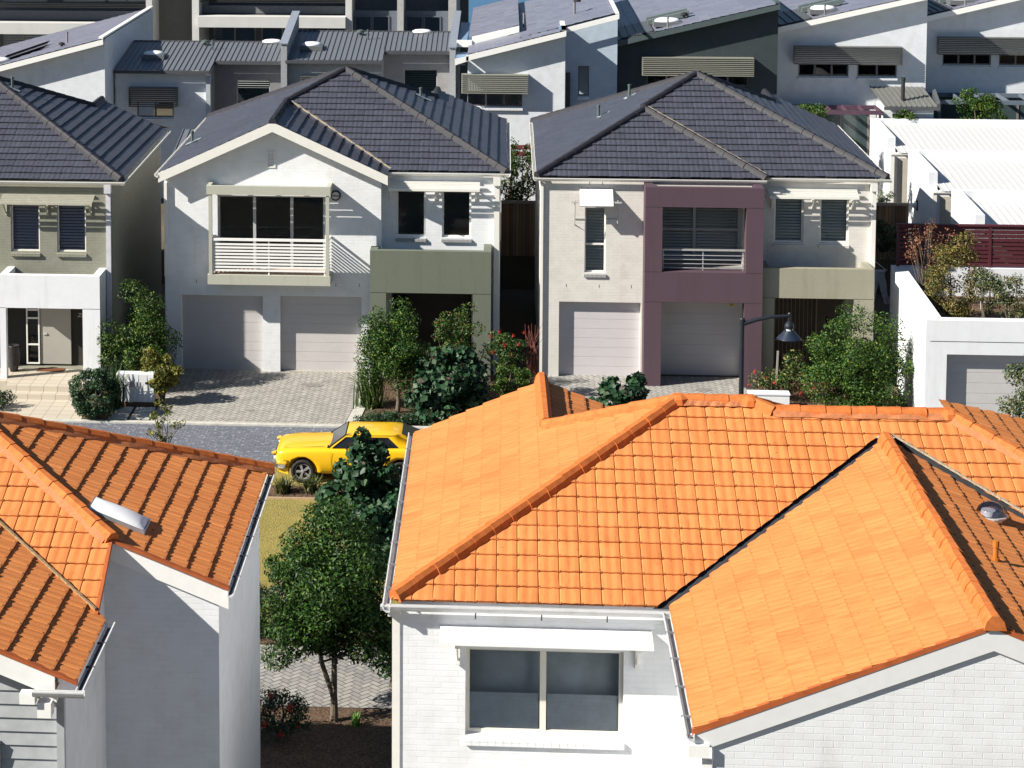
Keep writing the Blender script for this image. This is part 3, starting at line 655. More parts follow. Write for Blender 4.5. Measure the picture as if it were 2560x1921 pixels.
# ------------------------------------------------------------------ the slate roofed houses across the street
TM = .46
SAGE = plain('sage_render', (.135, .152, .120), .8, var=.04, nscale=30, bmp=.25)
PLUM = plain('plum_render', (.084, .053, .070), .8, var=.05, nscale=30, bmp=.25)
KHAKI = plain('khaki_render', (.29, .28, .215), .8, var=.04, nscale=30, bmp=.2)
WREND = plain('white_render', (.70, .72, .76), .8, var=.02, nscale=3, bmp=.15)
BLINDG = plain('grey_slat_blind', (.60, .62, .61), .55, var=.03)
BLINDB = plain('blue_grey_blind', (.34, .37, .50), .55, var=.05)
def slate_extras(roof, capsegs, gsegs):
    ridges(roof, capsegs, RIDGE_S(), w=.115, h=.085, lift=.04)
    for a, b, o in gsegs: g = MB(); gutter(g, a, b, o); g.build('gutter', CREAM(), roof)
def portico(par, x0, x1, y0, yl, yr, z1, ox0, ox1, oz, mat, th=.22):
    mb = MB(); mb.box(x0, ox0, y0, y0+th, 0, oz); mb.box(ox1, x1, y0, y0+th, 0, oz); mb.box(x0, x1, y0, y0+th, oz, z1)
    mb.box(x0, x0+th, y0+th, yl, oz, z1); mb.box(x1-th, x1, y0+th, yr, oz-.0, z1)
    mb.box(x0+th, x1-th, y0+th, max(yl, yr)-.02, oz, oz+.2)
    mb.box(x1-th*.9, x1-.003, y0+th, yr, 0, oz-.003)
    p = mb.build('portico', mat, par)
    j = MB(); j.box(x0-.002, ox0, y0-.003, y0+.01, oz-.006, oz+.006); j.box(ox1, x1+.002, y0-.003, y0+.01, oz-.006, oz+.006); j.build('render_joint', DARKIN(), p)
    return p
# --- middle house with gable
H = thing('house', 'white brick house with dark slate gable roof, slatted white balcony and sage green porch', 'house', (-5, 63.5, 0), 'slate roofed houses across the street')
ze = 6.08; AP = (-5.1, 68.9, 8.45); RG = (-6.85, 67.15, 7.644); RF = (-6.85, 62.93, 7.644); GB = (-2.3, 71.7, 7.166); GR = (-2.3, 73.5, 7.166)
roof = tile_roof('roof', [
    ((-10.25, 62.93, ze), (0, 1, 0), [(-10.25, 62.93, ze), (-10.25, 74.06, ze), AP, RG, RF]),
    ((-3.45, 63.75, ze), (1, 0, 0), [(-3.45, 63.75, ze), (.06, 63.75, ze), AP, RG]),
    ((-3.45, 62.93, ze), (0, 1, 0), [(-3.45, 62.93, ze), (-3.45, 63.75, ze), RG, RF]),
    ((.06, 63.75, ze), (0, 1, 0), [(.06, 63.75, ze), (.06, 74.0, ze), GR, GB, AP]),
    ((.06, 74.06, ze), (1, 0, 0), [(.06, 74.06, ze), (-10.25, 74.06, ze), AP]),
    ((-4.3, 73.6, 6.25), (0, 1, 0), [(-4.3, 73.5, 6.246), GR, GB]),
], SLATE(), H, lip=.042, amp=.006, groove=.005, fr=FR_MID)
slate_extras(roof, [(RF, RG), (RG, AP), ((.06, 63.75, 6.1), AP), ((-10.25, 74.06, ze), AP), (GB, AP), (GR, GB)],
    [((-3.45, 63.73, 6.06), (.2, 63.73, 6.06), (0, -1, 0)), ((.08, 63.6, 6.06), (.08, 74.0, 6.06), (1, 0, 0)), ((-10.27, 62.88, 6.06), (-10.27, 74.0, 6.06), (-1, 0, 0))])
v = MB(); rnd = random.Random(3)
for i in range(40):
    a = Vector(RG).lerp(Vector((-3.45, 63.75, ze)), i/40); b = Vector(RG).lerp(Vector((-3.45, 63.75, ze)), (i+1)/40); w0 = rnd.uniform(.03, .07)
    v.prism([a+Vector((.05, .05, .05)), b+Vector((.05, .05, .05)), b+Vector((.05+w0, .05+w0, .05)), a+Vector((.05+w0, .05+w0, .05))], (0, 0, .03))
v.build('valley_mortar', MATS['pale_mortar'], roof)
for s in (-1, 1):
    bb = MB(); bb.prism([(-6.85+s*3.42, 62.90, 6.08), (-6.85, 62.90, 7.65), (-6.85, 62.90, 7.36), (-6.85+s*3.42, 62.90, 5.80)], (0, .04, 0)); bb.build('barge_board', CREAM(), roof)
    bb = MB(); bb.prism([(-6.85+s*3.40, 62.94, 6.04), (-6.85, 62.94, 7.605), (-6.85, 62.94, 7.56), (-6.85+s*3.40, 62.94, 5.995)], (0, .6, 0)); bb.build('soffit', CREAM(), roof)
wf = shell(H, None, [
    ('f', 63.3, -10.15, -3.65, 0, 6.0, [(-9.66, -7.2, 0, 2.32, .2), (-6.68, -4.23, 0, 2.34, .2), (-8.55, -5.33, 3.13, 5.37, .12)]),
    ('f', 63.8, -3.65, -.12, 0, 6.05, [(-3.22, -2.34, 4.08, 5.5, .09), (-1.85, -.98, 4.08, 5.5, .09), (-3.4, -.95, 0, 2.5, 1.2)]),
    ('r', -3.65, 63.3, 63.8, 0, 6.0, []), ('l', -10.15, 63.3, 73.5, 0, 6.0, []), ('r', -.12, 63.8, 73.5, 0, 6.0, [])])
wf.face([(-10.15, 63.3, 6.0), (-3.55, 63.3, 6.0), (-6.85, 63.3, 7.52)]); wf.face([(-10.15, 73.5, 0), (-.12, 73.5, 0), (-.12, 73.5, 6), (-10.15, 73.5, 6)])
wf.face([(-10.15, 63.3, 5.98), (-.12, 63.8, 5.98), (-.12, 73.5, 5.98), (-10.15, 73.5, 5.98)]); wf.build('wall', WHITE_BRICK(), H)
garage_door(H, -9.66, -7.2, 2.32, 63.5); garage_door(H, -6.68, -4.23, 2.34, 63.5)
vt = MB(); vt.box(-7.07, -6.80, 63.275, 63.31, 6.22, 6.27); vt.box(-7.07, -6.80, 63.275, 63.31, 6.67, 6.72); vt.box(-7.07, -7.03, 63.275, 63.31, 6.27, 6.67); vt.box(-6.84, -6.80, 63.275, 63.31, 6.27, 6.67)
for k in range(5): vt.prism([(-7.03, 63.30, 6.34+k*.08), (-7.03, 63.275, 6.29+k*.08), (-7.03, 63.285, 6.29+k*.08), (-7.03, 63.31, 6.34+k*.08)], (.19, 0, 0))
vt.build('gable_vent', CREAM(), H)
window(H, -8.55, -5.33, 3.13, 5.37, 63.42, mull=(-7.45, -6.33), trans=(), fw=.06, fmat=GREYF(), name='balcony_door')
window(H, -3.22, -2.34, 4.08, 5.5, 63.88, fw=.055, sill=GREY_BRICK()); window(H, -1.85, -.98, 4.08, 5.5, 63.88, fw=.055, sill=GREY_BRICK())
slat_awning(H, -3.43, -.72, 63.8, 63.32, 5.80, 5.64, 5, brk=(-3.38, -2.05, -.85))
portico(H, -3.94, -.37, 62.65, 63.3, 63.8, 3.90, -3.46, -.90, 2.64, SAGE)
d = MB(); d.box(-2.9, -1.0, 64.9, 64.98, 0, 2.2); dd = d.build('front_door', plain('dark_timber_door', (.035, .03, .028), .5), H)
MB().box(-1.85, -1.6, 64.86, 64.9, .95, 1.05).build('handle', GREYF(), dd)
# balcony: slab, posts, open slatted head and railing
sl_ = MB(); sl_.box(-8.76, -5.11, 62.55, 63.3, 2.83, 3.12); sl_.box(-8.72, -8.62, 62.57, 62.67, 3.12, 5.53); sl_.box(-5.24, -5.14, 62.57, 62.67, 3.12, 5.53)
sl_.box(-8.78, -5.10, 62.55, 62.67, 5.53, 5.79); sl_.box(-8.78, -8.66, 62.67, 63.3, 5.53, 5.79); sl_.box(-5.22, -5.10, 62.67, 63.3, 5.53, 5.79)
bal = sl_.build('balcony', plain('pale_green_grey_render', (.42, .42, .36), .7, var=.04, nscale=20, bmp=.2), H)
hs = MB()
for k in range(5): hs.box(-8.66, -5.22, 62.72+k*.115, 62.775+k*.115, 5.60, 5.68)
for x in (-7.8, -6.95, -6.1): hs.box(x-.04, x+.04, 62.67, 63.3, 5.53, 5.60)
hs.build('head_slat', CREAM(), bal)
rl = MB(); rl.box(-8.62, -5.24, 62.59, 62.66, 4.14, 4.21)
for k in range(9): rl.box(-8.60, -5.26, 62.61, 62.635, 3.22+k*.098, 3.275+k*.098)
for x in (-8.60, -6.94, -5.28): rl.box(x-.02, x+.02, 62.635, 62.665, 3.12, 4.14)
for x in (-8.67, -5.17):
    rl.box(x-.03, x+.03, 62.69, 63.28, 4.14, 4.2)
    for k in range(9): rl.box(x-.012, x+.012, 62.69, 63.28, 3.22+k*.098, 3.265+k*.098)
rl.build('railing', WHITEM(), bal)
ft = MB(); ft.box(-8.70, -5.16, 62.67, 63.4, 3.12, 3.135); ft.build('floor_tile', plain('terracotta_floor', (.42, .30, .22), .7), bal)
lt = MB(); lt.tube([(-5.0, 63.3, 5.42), (-5.0, 63.20, 5.42)], .155, 18); o = lt.build('wall_lamp', plain('black_rim', (.03, .03, .03), .4), H)
lt = MB(); lt.tube([(-5.0, 63.25, 5.42), (-5.0, 63.15, 5.42)], [.13, .10], 18); lt.build('lens', plain('opal_lens', (.62, .62, .60), .3), o)
MB().box(-5.13, -4.87, 63.145, 63.16, 5.405, 5.435).build('visor', MATS['black_rim'], o)
dp = MB(); dp.box(-.30, -.14, 63.66, 63.8, 0, 5.72); dp.box(-.33, -.11, 63.60, 63.8, 5.70, 5.95); dp.build('downpipe', CREAM(), H)
dp = MB(); dp.box(-10.15, -10.06, 63.2, 63.3, 2.9, 5.75); dp.build('downpipe', CREAM(), H)
weep(H, [(-2.72, 5.9), (-1.22, 5.9)], 63.8, None); weep(H, [(-9.2, 2.75), (-5.0, 2.7), (-4.3, 2.7)], 63.3, None).build('weep_hole', DARKIN(), H)
pipe(roof, (-9.9, 67.4, 6.25), .34, flash=[(-10.1, 67.2, 6.21), (-9.6, 67.2, 6.44), (-9.6, 67.55, 6.44), (-10.1, 67.55, 6.21)]); pipe(roof, (-2.75, 70.3, 7.35), .3, flash=[(-2.9, 70.1, 7.5), (-2.4, 70.1, 7.27), (-2.4, 70.4, 7.27), (-2.9, 70.4, 7.5)])

# --- right house with plum frame
H = thing('house', 'cream brick house with dark slate hip roof and tall plum frame around balcony and garage', 'house', (6, 63.5, 0), 'slate roofed houses across the street')
ze = 6.06; AP = (6.1, 68.8, 8.415); B3 = (4.32, 66.61, 7.596); B4 = (4.32, 67.02, 7.596); GB = (8.85, 71.55, 7.15); GR = (8.85, 73.8, 7.15)
roof = tile_roof('roof', [
    ((.98, 63.27, ze), (0, 1, 0), [(.98, 63.27, ze), (.98, 73.92, ze), AP, B4, B3]),
    ((.98, 63.27, ze), (1, 0, 0), [(.98, 63.27, ze), (7.66, 63.27, ze), B3]),
    ((7.66, 63.27, ze), (0, 1, 0), [(7.66, 63.27, ze), (7.66, 63.68, ze), B4, B3]),
    ((7.66, 63.68, ze), (1, 0, 0), [(7.66, 63.68, ze), (11.22, 63.68, ze), AP, B4]),
    ((11.22, 63.68, ze), (0, 1, 0), [(11.22, 63.68, ze), (11.22, 74.0, ze), GR, GB, AP]),
    ((11.22, 73.92, ze), (1, 0, 0), [(11.22, 73.92, ze), (.98, 73.92, ze), AP]),
    ((7, 73.8, 6.3), (0, 1, 0), [(6.9, 73.8, 6.25), GR, GB]),
], SLATE(), H, lip=.042, amp=.006, groove=.005, fr=FR_MID)
slate_extras(roof, [((.98, 63.27, 6.08), B3), ((7.66, 63.27, 6.08), B3), (B4, AP), (B3, B4), ((11.22, 63.68, 6.08), AP), ((.98, 73.92, ze), AP), (GB, AP), (GR, GB)],
    [((.9, 63.25, 6.04), (7.68, 63.25, 6.04), (0, -1, 0)), ((7.68, 63.66, 6.04), (11.36, 63.66, 6.04), (0, -1, 0)), ((.96, 63.17, 6.04), (.96, 73.9, 6.04), (-1, 0, 0)), ((11.24, 63.58, 6.04), (11.24, 73.9, 6.04), (1, 0, 0))])
v = MB()
for i in range(44):
    a = Vector(B4).lerp(Vector((7.66, 63.68, ze)), i/44); b = Vector(B4).lerp(Vector((7.66, 63.68, ze)), (i+1)/44); w0 = rnd.uniform(.03, .06)
    v.prism([a+Vector((.03, .03, .06)), b+Vector((.03, .03, .06)), b+Vector((.03+w0, .03+w0, .06)), a+Vector((.03+w0, .03+w0, .06))], (0, 0, .03))
v.build('valley_mortar', MATS['pale_mortar'], roof)
wf = shell(H, None, [
    ('f', 63.35, 1.07, 4.12, 0, 6.0, [(1.65, 4.06, 0, 2.29, .2), (2.39, 3.01, 3.18, 5.14, .10)]),
    ('f', 63.40, 4.12, 7.5, 0, 6.0, [(4.6, 7.03, 0, 2.53, .5), (4.62, 7.03, 3.42, 5.34, .9)]),
    ('f', 63.75, 7.5, 10.95, 0, 6.03, [(7.98, 8.84, 4.08, 5.42, .09), (9.32, 10.16, 4.08, 5.42, .09), (7.95, 10.2, 0, 2.6, .9)]),
    ('r', 7.5, 63.35, 63.75, 0, 6.0, []), ('l', 1.07, 63.35, 73.4, 0, 6.0, []), ('r', 10.95, 63.75, 73.4, 0, 6.0, [])])
wf.face([(1.07, 73.4, 0), (10.95, 73.4, 0), (10.95, 73.4, 6), (1.07, 73.4, 6)]); wf.face([(1.07, 63.35, 5.98), (10.95, 63.75, 5.98), (10.95, 73.4, 5.98), (1.07, 73.4, 5.98)])
wf.build('wall', WARM_BRICK(), H)
garage_door(H, 1.65, 4.06, 2.29, 63.55, plain('lilac_grey_door', (.52, .50, .52), .45, var=.02, nscale=1.5)); gd = garage_door(H, 4.55, 7.08, 2.53, 63.80)
st_ = MB(); st_.box(6.72, 6.83, 63.785, 63.80, 2.12, 2.21, (.75, .55, .04))
for k in range(3): st_.box(6.735+k*.032, 6.752+k*.032, 63.78, 63.786, 2.145, 2.185, (.12, .08, .02))
st_.build('warning_sticker', attrmat('sticker', .5, 0), gd)
fr = MB()                                                     # plum frame
facade(fr, front(62.50), 4.11, 7.53, 0, 5.92, [(4.61, 7.03, 3.42, 5.34, .5), (4.61, 7.01, 0, 2.53, .5)])
facade(fr, left(4.11), 62.50, 63.36, 0, 5.92); facade(fr, right(7.53), 62.50, 63.76, 0, 5.92)
fr.box(4.111, 7.529, 62.501, 62.70, 5.919, 5.925); fr.box(4.111, 4.36, 62.70, 63.34, 5.80, 5.925); fr.box(7.28, 7.529, 62.70, 63.7, 5.80, 5.925); fr.box(4.36, 7.28, 62.70, 63.35, 5.6, 5.65); fr.box(4.36, 7.28, 62.68, 62.70, 5.65, 5.92)
pf = fr.build('plum_frame', PLUM, H)
j = MB()
for z in (2.53, 3.42, 5.34):
    for a, b in ((4.108, 4.61), (7.03, 7.532)): j.box(a, b, 62.497, 62.506, z-.006, z+.006)
j.build('render_joint', DARKIN(), pf)
fl = MB(); fl.box(4.6, 7.05, 63.0, 64.3, 3.36, 3.43); fl.build('balcony_floor', plain('grey_floor', (.3, .29, .27), .8), H)
w = window(H, 4.62, 7.03, 3.44, 5.34, 64.2, mull=(5.68,), trans=(4.35,), fw=.06, fmat=GREYF(), blind=BLINDG, name='balcony_door')
rl = MB(); rl.bar((4.62, 62.78, 4.03), (7.03, 62.78, 4.03), .045, .05)
for k in range(4): rl.tube([(4.64, 62.78, 3.49+k*.125), (7.02, 62.78, 3.49+k*.125)], .012, 6)
for x in (4.66, 5.82, 6.98): rl.box(x-.014, x+.014, 62.785, 62.815, 3.42, 4.03)
rl.build('railing', plain('silver_rail', (.62, .62, .62), .3, metal=.5), H)
window(H, 2.39, 3.01, 3.18, 5.14, 63.45, trans=(4.02,), fw=.045, blind=plain('white_shutter', (.72, .72, .68), .5), sill=GREY_BRICK())
window(H, 7.98, 8.84, 4.08, 5.42, 63.83, fw=.05, blind=BLINDG, sill=WARM_BRICK()); window(H, 9.32, 10.16, 4.08, 5.42, 63.83, fw=.05, blind=BLINDG, sill=WARM_BRICK())
slat_awning(H, 7.78, 10.38, 63.75, 63.27, 5.72, 5.56, 5, brk=(7.9, 9.1, 10.25))
aw = MB(); aw.prism([(2.23, 63.33, 5.70), (2.23, 62.80, 5.29), (2.23, 62.82, 5.26), (2.23, 63.35, 5.665)], (.97, 0, 0)); a_ = aw.build('awning', WHITEM(), H)
q = MB()
q.box(1.98, 3.45, 62.95, 62.99, 5.34, 5.385)
for x in (2.08, 3.34): q.tube([(x, 63.34, 4.62), (x, 63.1, 4.72), (x, 62.97, 5.42)], .018, 6); q.bar((x, 63.34, 4.8), (2.4 if x < 2.5 else 3.0, 63.34, 4.8), .03, .035)
q.build('bracket', GREYF(), a_)
portico(H, 7.53, 10.75, 62.72, 63.7, 63.75, 3.53, 7.90, 10.2, 2.65, KHAKI)
d = MB(); d.box(8.12, 9.4, 64.58, 64.64, .05, 2.3); dd = d.build('front_door', plain('brown_door', (.10, .08, .065), .5), H)
g_ = MB()
for k in range(11): g_.box(8.14+k*.122, 8.155+k*.122, 64.50, 64.52, .1, 2.25)
for z in (.12, .95, 2.25): g_.box(8.12, 9.4, 64.495, 64.525, z-.02, z+.02)
for x in (8.12, 9.38): g_.box(x-.02, x+.02, 64.495, 64.53, .1, 2.27)
g_.build('security_grille', plain('bronze_grille', (.30, .27, .20), .4, metal=.3), dd)
MB().box(7.95, 10.2, 64.66, 64.75, 0, 2.6).build('porch_wall', plain('brown_porch_brick', (.16, .13, .11), .8), H)
MB().box(9.68, 9.74, 64.62, 64.66, 1.5, 1.65).build('door_bell', DARKIN(), H)
MB().box(7.4, 10.9, 62.2, 64.6, -.05, .06).build('porch_floor', plain('dark_red_porch_tile', (.11, .05, .04), .6), H)
dp = MB(); dp.box(10.80, 10.93, 63.62, 63.75, 0, 5.7); dp.box(10.76, 10.95, 63.56, 63.75, 5.68, 5.92); dp.build('downpipe', CREAM(), H)
dp = MB(); dp.box(1.08, 1.16, 63.27, 63.35, 0, 5.85); dp.build('downpipe', CREAM(), H)
weep(H, [(2.52, 5.86), (2.90, 5.86), (1.86, 2.78), (2.83, 2.77), (3.78, 2.77)], 63.35, None).build('weep_hole', DARKIN(), H)
pipe(roof, (3.0, 68.9, 6.98), .36, flash=[(2.85, 68.6, 6.94), (3.35, 68.9, 7.17), (3.35, 69.1, 7.17), (2.8, 68.9, 6.93)]); pipe(roof, (4.05, 70.2, 7.47), .36, flash=[(3.9, 69.9, 7.43), (4.4, 70.2, 7.66), (4.4, 70.4, 7.66), (3.85, 70.2, 7.42)])

# --- olive house at the left edge
H = thing('house', 'olive brick house at the left edge with dark slate hip roof and white porch', 'house', (-14, 62, 0), 'slate roofed houses across the street')
ze = 6.02; AP = (-16.32, 67.02, 8.366); GB = (-13.5, 69.6, 7.07); GR = (-13.5, 71.1, 7.07)
roof = tile_roof('roof', [
    ((-11.22, 61.92, ze), (1, 0, 0), [(-21.4, 61.92, ze), (-11.22, 61.92, ze), AP]),
    ((-11.22, 61.92, ze), (0, 1, 0), [(-11.22, 61.92, ze), (-11.3, 71.1, ze+.04), GR, GB, AP]),
    ((-21.4, 61.92, ze), (0, 1, 0), [(-21.4, 61.92, ze), AP, (-21.4, 71.9, ze)]),
    ((-15, 71, 6.2), (0, 1, 0), [(-15.5, 71.1, 6.15), GR, GB]),
], SLATE(), H, lip=.042, amp=.006, groove=.005, fr=FR_MID)
bk = MB(); bk.face([(-21.4, 71.9, 6), (-11.3, 71.9, 6), AP]); bk.build('rear_slope', RIDGE_S(), roof)
slate_extras(roof, [((-11.22, 61.92, 6.05), AP), (GB, AP), (GR, GB)], [((-21.5, 61.90, 6.0), (-11.08, 61.90, 6.0), (0, -1, 0)), ((-11.2, 61.82, 6.0), (-11.28, 71.1, 6.04), (1, 0, 0))])
wf = shell(H, None, [
    ('f', 62.0, -21, -11.5, 0, 6.0, [(-14.52, -13.66, 3.86, 5.27, .09), (-13.14, -12.28, 3.86, 5.27, .09), (-15.2, -12.4, 0.3, 2.3, .6)]),
    ('r', -11.5, 62.0, 71, 0, 6.0, [])])
wf.face([(-21, 71, 0), (-11.5, 71, 0), (-11.5, 71, 6), (-21, 71, 6)]); wf.face([(-21, 62, 5.98), (-11.5, 62, 5.98), (-11.5, 71, 5.98), (-21, 71, 5.98)]); wf.face([(-21, 62, 0), (-21, 71, 0), (-21, 71, 6), (-21, 62, 6)]); wf.build('wall', OLIVE_BRICK(), H)
for x0, x1 in ((-14.52, -13.66), (-13.14, -12.28)): window(H, x0, x1, 3.86, 5.27, 62.08, fw=.045, blind=BLINDB, sill=OLIVE_BRICK())
slat_awning(H, -14.75, -12.0, 62.0, 61.52, 5.58, 5.43, 5, brk=(-14.65, -13.42, -12.12), mat=plain('khaki_metal', (.42, .41, .34), .4))
portico(H, -14.63, -11.68, 60.9, 62.0, 62.0, 3.40, -14.45, -12.19, 2.43, WREND)
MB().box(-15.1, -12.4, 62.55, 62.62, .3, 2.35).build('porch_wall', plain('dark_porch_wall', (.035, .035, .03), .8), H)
d = MB(); d.box(-13.78, -12.86, 62.46, 62.52, .36, 2.30); dd = d.build('front_door', plain('warm_grey_door', (.35, .335, .305), .5, var=.02), H)
MB().box(-13.7, -13.58, 62.43, 62.46, 1.25, 1.3).build('handle', GREYF(), dd)
window(H, -14.2, -13.8, .36, 2.30, 62.42, trans=(.95, 1.75, 2.0), fw=.04, name='side_light')
fc = bpy.data.curves.new('house_name', 'FONT'); fc.body = 'Zanzi'; fc.size = .17; fc.extrude = .004; fc.shear = .3
to = bpy.data.objects.new('tmp', fc); COL.objects.link(to); bpy.context.view_layer.update()
me = bpy.data.meshes.new_from_object(to.evaluated_get(bpy.context.evaluated_depsgraph_get())); bpy.data.objects.remove(to)
me.transform(Matrix.Translation((-12.68, 62.535, 1.78)) @ Matrix.Rotation(R(90), 4, 'X')); me.materials.clear(); link('house_name', me, plain('silver_letters', (.5, .5, .48), .3), H)
dp = MB(); dp.box(-11.66, -11.52, 61.87, 62.0, 0, 5.7); dp.box(-11.70, -11.5, 61.8, 62.0, 5.66, 5.92); dp.build('downpipe', plain('lilac_pipe', (.55, .55, .60), .4), H)
pipe(roof, (-15.55, 66.9, 8.05), .3, flash=[(-15.7, 66.7, 8.12), (-15.3, 66.7, 7.94), (-15.3, 67.0, 7.94), (-15.7, 67.0, 8.12)])

# ------------------------------------------------------------------ white units on the right
H = thing('garage', 'white rendered garage block with a planted flat top at the right edge', 'garage', (14, 58.1, 0))
m = MB(); facade(m, front(58.1), 11.38, 24, 0, 3.2, [(11.95, 15.2, 0, 2.27, .25)]); m.face([(11.38, 58.1, 0), (11.38, 58.1, 3.2), (11.62, 64.9, 3.2), (11.62, 64.9, 0)]); m.face([(24, 58.1, 0), (24, 64.9, 0), (24, 64.9, 3.2), (24, 58.1, 3.2)])
m.box(11.4, 24, 58.101, 58.45, 2.3, 3.203); m.prism([(11.395, 58.45, 2.3), (11.85, 58.45, 2.3), (12.02, 64.9, 2.3), (11.622, 64.9, 2.3)], (0, 0, .903)); m.box(11.85, 24, 64.6, 64.9, 1.9, 3.2); m.face([(11.62, 64.9, 0), (24, 64.9, 0), (24, 64.9, 3.19), (11.62, 64.9, 3.19)])
wl = m.build('wall', WREND, H)
j = MB(); j.box(11.5, 24, 58.094, 58.105, 2.62, 2.632); j.build('render_joint', DARKIN(), wl)
garage_door(H, 11.95, 15.2, 2.27, 58.36, plain('grey_garage_door', (.47, .46, .46), .45, var=.02))
MB().box(11.85, 24, 58.45, 64.6, 2.0, 2.35).build('planter_soil', MULCH, H)
rr = MB()
for z in (2.55, 2.85): rr.tube([(13.9, 63.0, z), (24, 63.0, z)], .018, 6)
for x in (13.9, 16.2): rr.tube([(x, 63.0, 2.3), (x, 63.0, 2.9)], .02, 6)
rr.build('rail', GREYF(), H)
H = thing('slat_fence', 'dark maroon fence of wide horizontal slats above the white planter wall', 'fence', (11.8, 64.75, 3.2))
m = MB(); z = 3.24
MAR = plain('maroon_slat_paint', (.085, .022, .030), .5, var=.06)
while z < 4.43:
    m.box(11.84, 24, 64.72, 64.78, z, z+.092); m.box(11.84, 24, 64.80, 64.82, z+.092, z+.125); z += .125
m.build('slat', MAR, H)
for x in (11.80, 14.5, 17.2): MB().box(x-.04, x+.04, 64.70, 64.80, 3.2, 4.48).build('post', MAR, H)
MB().box(11.76, 24, 64.68, 64.82, 4.45, 4.50).build('top_rail', MAR, H)
def ribbed(name, bl, br, tr, tl, sp, mat, par, rw=.035, rh=.035, skip=0):
    m = MB(); m.face([bl, br, tr, tl]); bl, br, tr, tl = map(Vector, (bl, br, tr, tl)); n = max(2, round((br-bl).length/sp))
    up = (br-bl).cross(tl-bl).normalized()
    for i in range(n+1):
        a = bl.lerp(br, i/n); b = tl.lerp(tr, i/n); m.bar(a+up*rh*.4, b+up*rh*.4, rw, rh, up)
    return m.build(name, mat, par)
WROOF = plain('white_ribbed_metal', (.56, .565, .575), .4, var=.01)
for i, (yb, yf, zg, zp, xl, lab) in enumerate(((82.9, 78.3, 4.36, 4.84, 13.95, 'farthest of three low white flat roofed units behind the maroon fence'),
        (77.6, 72.9, 3.98, 4.52, 14.42, 'middle one of three low white ribbed roof units behind the maroon fence'), (70.9, 66.4, 3.74, 4.34, 14.6, 'nearest of three low white ribbed roof units, right behind the maroon fence'))):
    H = thing('terrace_unit', lab, 'house', (xl+4, yf, 0), 'low white units on the right')
    m = MB(); m.prism([(xl, yf+.9, 0), (xl, yf+.9, zp-.05), (xl, yb, zp+.08), (xl, yb, 0)], (.30, 0, 0)); m.box(xl+.3, 26, yb-.25, yb, 0, zp+.079); m.box(xl+.3, 26, yf+.4, yf+.55, 0, zg-.05); m.box(xl, xl+.3, yf+.4, yf+.899, 0, zg-.1)
    wl = m.build('wall', WREND, H)
    ribbed('roof', (xl+.3, yf, zg), (26, yf, zg), (26, yb-.25, zg+.42), (xl+.3, yb-.25, zg+.42), .22, WROOF, H, .04, .016)
    g = MB(); gutter(g, (xl-.02, yf, zg-.02), (26, yf, zg-.02), (0, -1, 0)); g.build('gutter', CREAM(), H)
    MB().box(xl+.3, 26, yf+.38, yf+.4, 0, zg-.25).build('brick_infill', KHAKI if False else brick('taupe_brick', (.50, .47, .41), .85), H)
    MB().box(xl+.02, xl+.16, yf+.24, yf+.4, 0, zg-.12).build('downpipe', CREAM(), H)
    lm = MB(); lm.lathe((xl-.06, yf+1.9+.9, 2.95), [(.0, -.13), (.10, -.08), (.13, 0), (.10, .08), (0, .13)], 14); o = lm.build('wall_lamp', plain('lamp_white', (.75, .75, .73), .4), H, smooth=True)
    MB().box(xl-.03, xl, yf+2.66, yf+2.94, 2.78, 3.12).build('back_plate', DARKIN(), o)

# ------------------------------------------------------------------ back row of terraces with skillion roofs
LOUV_LIT = plain('bronze_louvre_lit', (.24, .245, .21), .4, var=.03, spec=.5)  # paler copy for sunlit awnings, the light put into the colour
LOUV_SHADE = plain('bronze_louvre_shade', (.075, .075, .075), .4, var=.03, spec=.5)  # dark copy for awnings in shade, the shade put into the colour
def louvre(par, x0, x1, y, z0, z1, dep=.42, n=9, mat=None):
    """box awning of horizontal blades in front of a window"""
    m = MB(); p = (z1-z0)/n
    for k in range(n):
        z = z0+k*p; m.prism([(x0, y-dep, z), (x0, y-dep, z+p*.40), (x0, y-dep+.05, z+p*.50), (x0, y-dep+.05, z+p*.10)], (x1-x0, 0, 0))
        for x in (x0, x1-.03): m.box(x, x+.03, y-dep+.05, y-.02, z+p*.1, z+p*.55)
    m.box(x0, x1, y-dep, y, z1, z1+.03); pass
    return m.build('louvre_awning', mat or LOUV_SHADE, par)
def backwin(par, x0, x1, z0, z1, y, n=1, sill=True, fmat=None):
    return window(par, x0, x1, z0, z1, y+.05, mull=[x0+(x1-x0)*k/n for k in range(1, n)], fw=.05, fmat=fmat or plain('bronze_frame', (.16, .15, .15), .4), sill=BACK_WHITE() if sill else None)
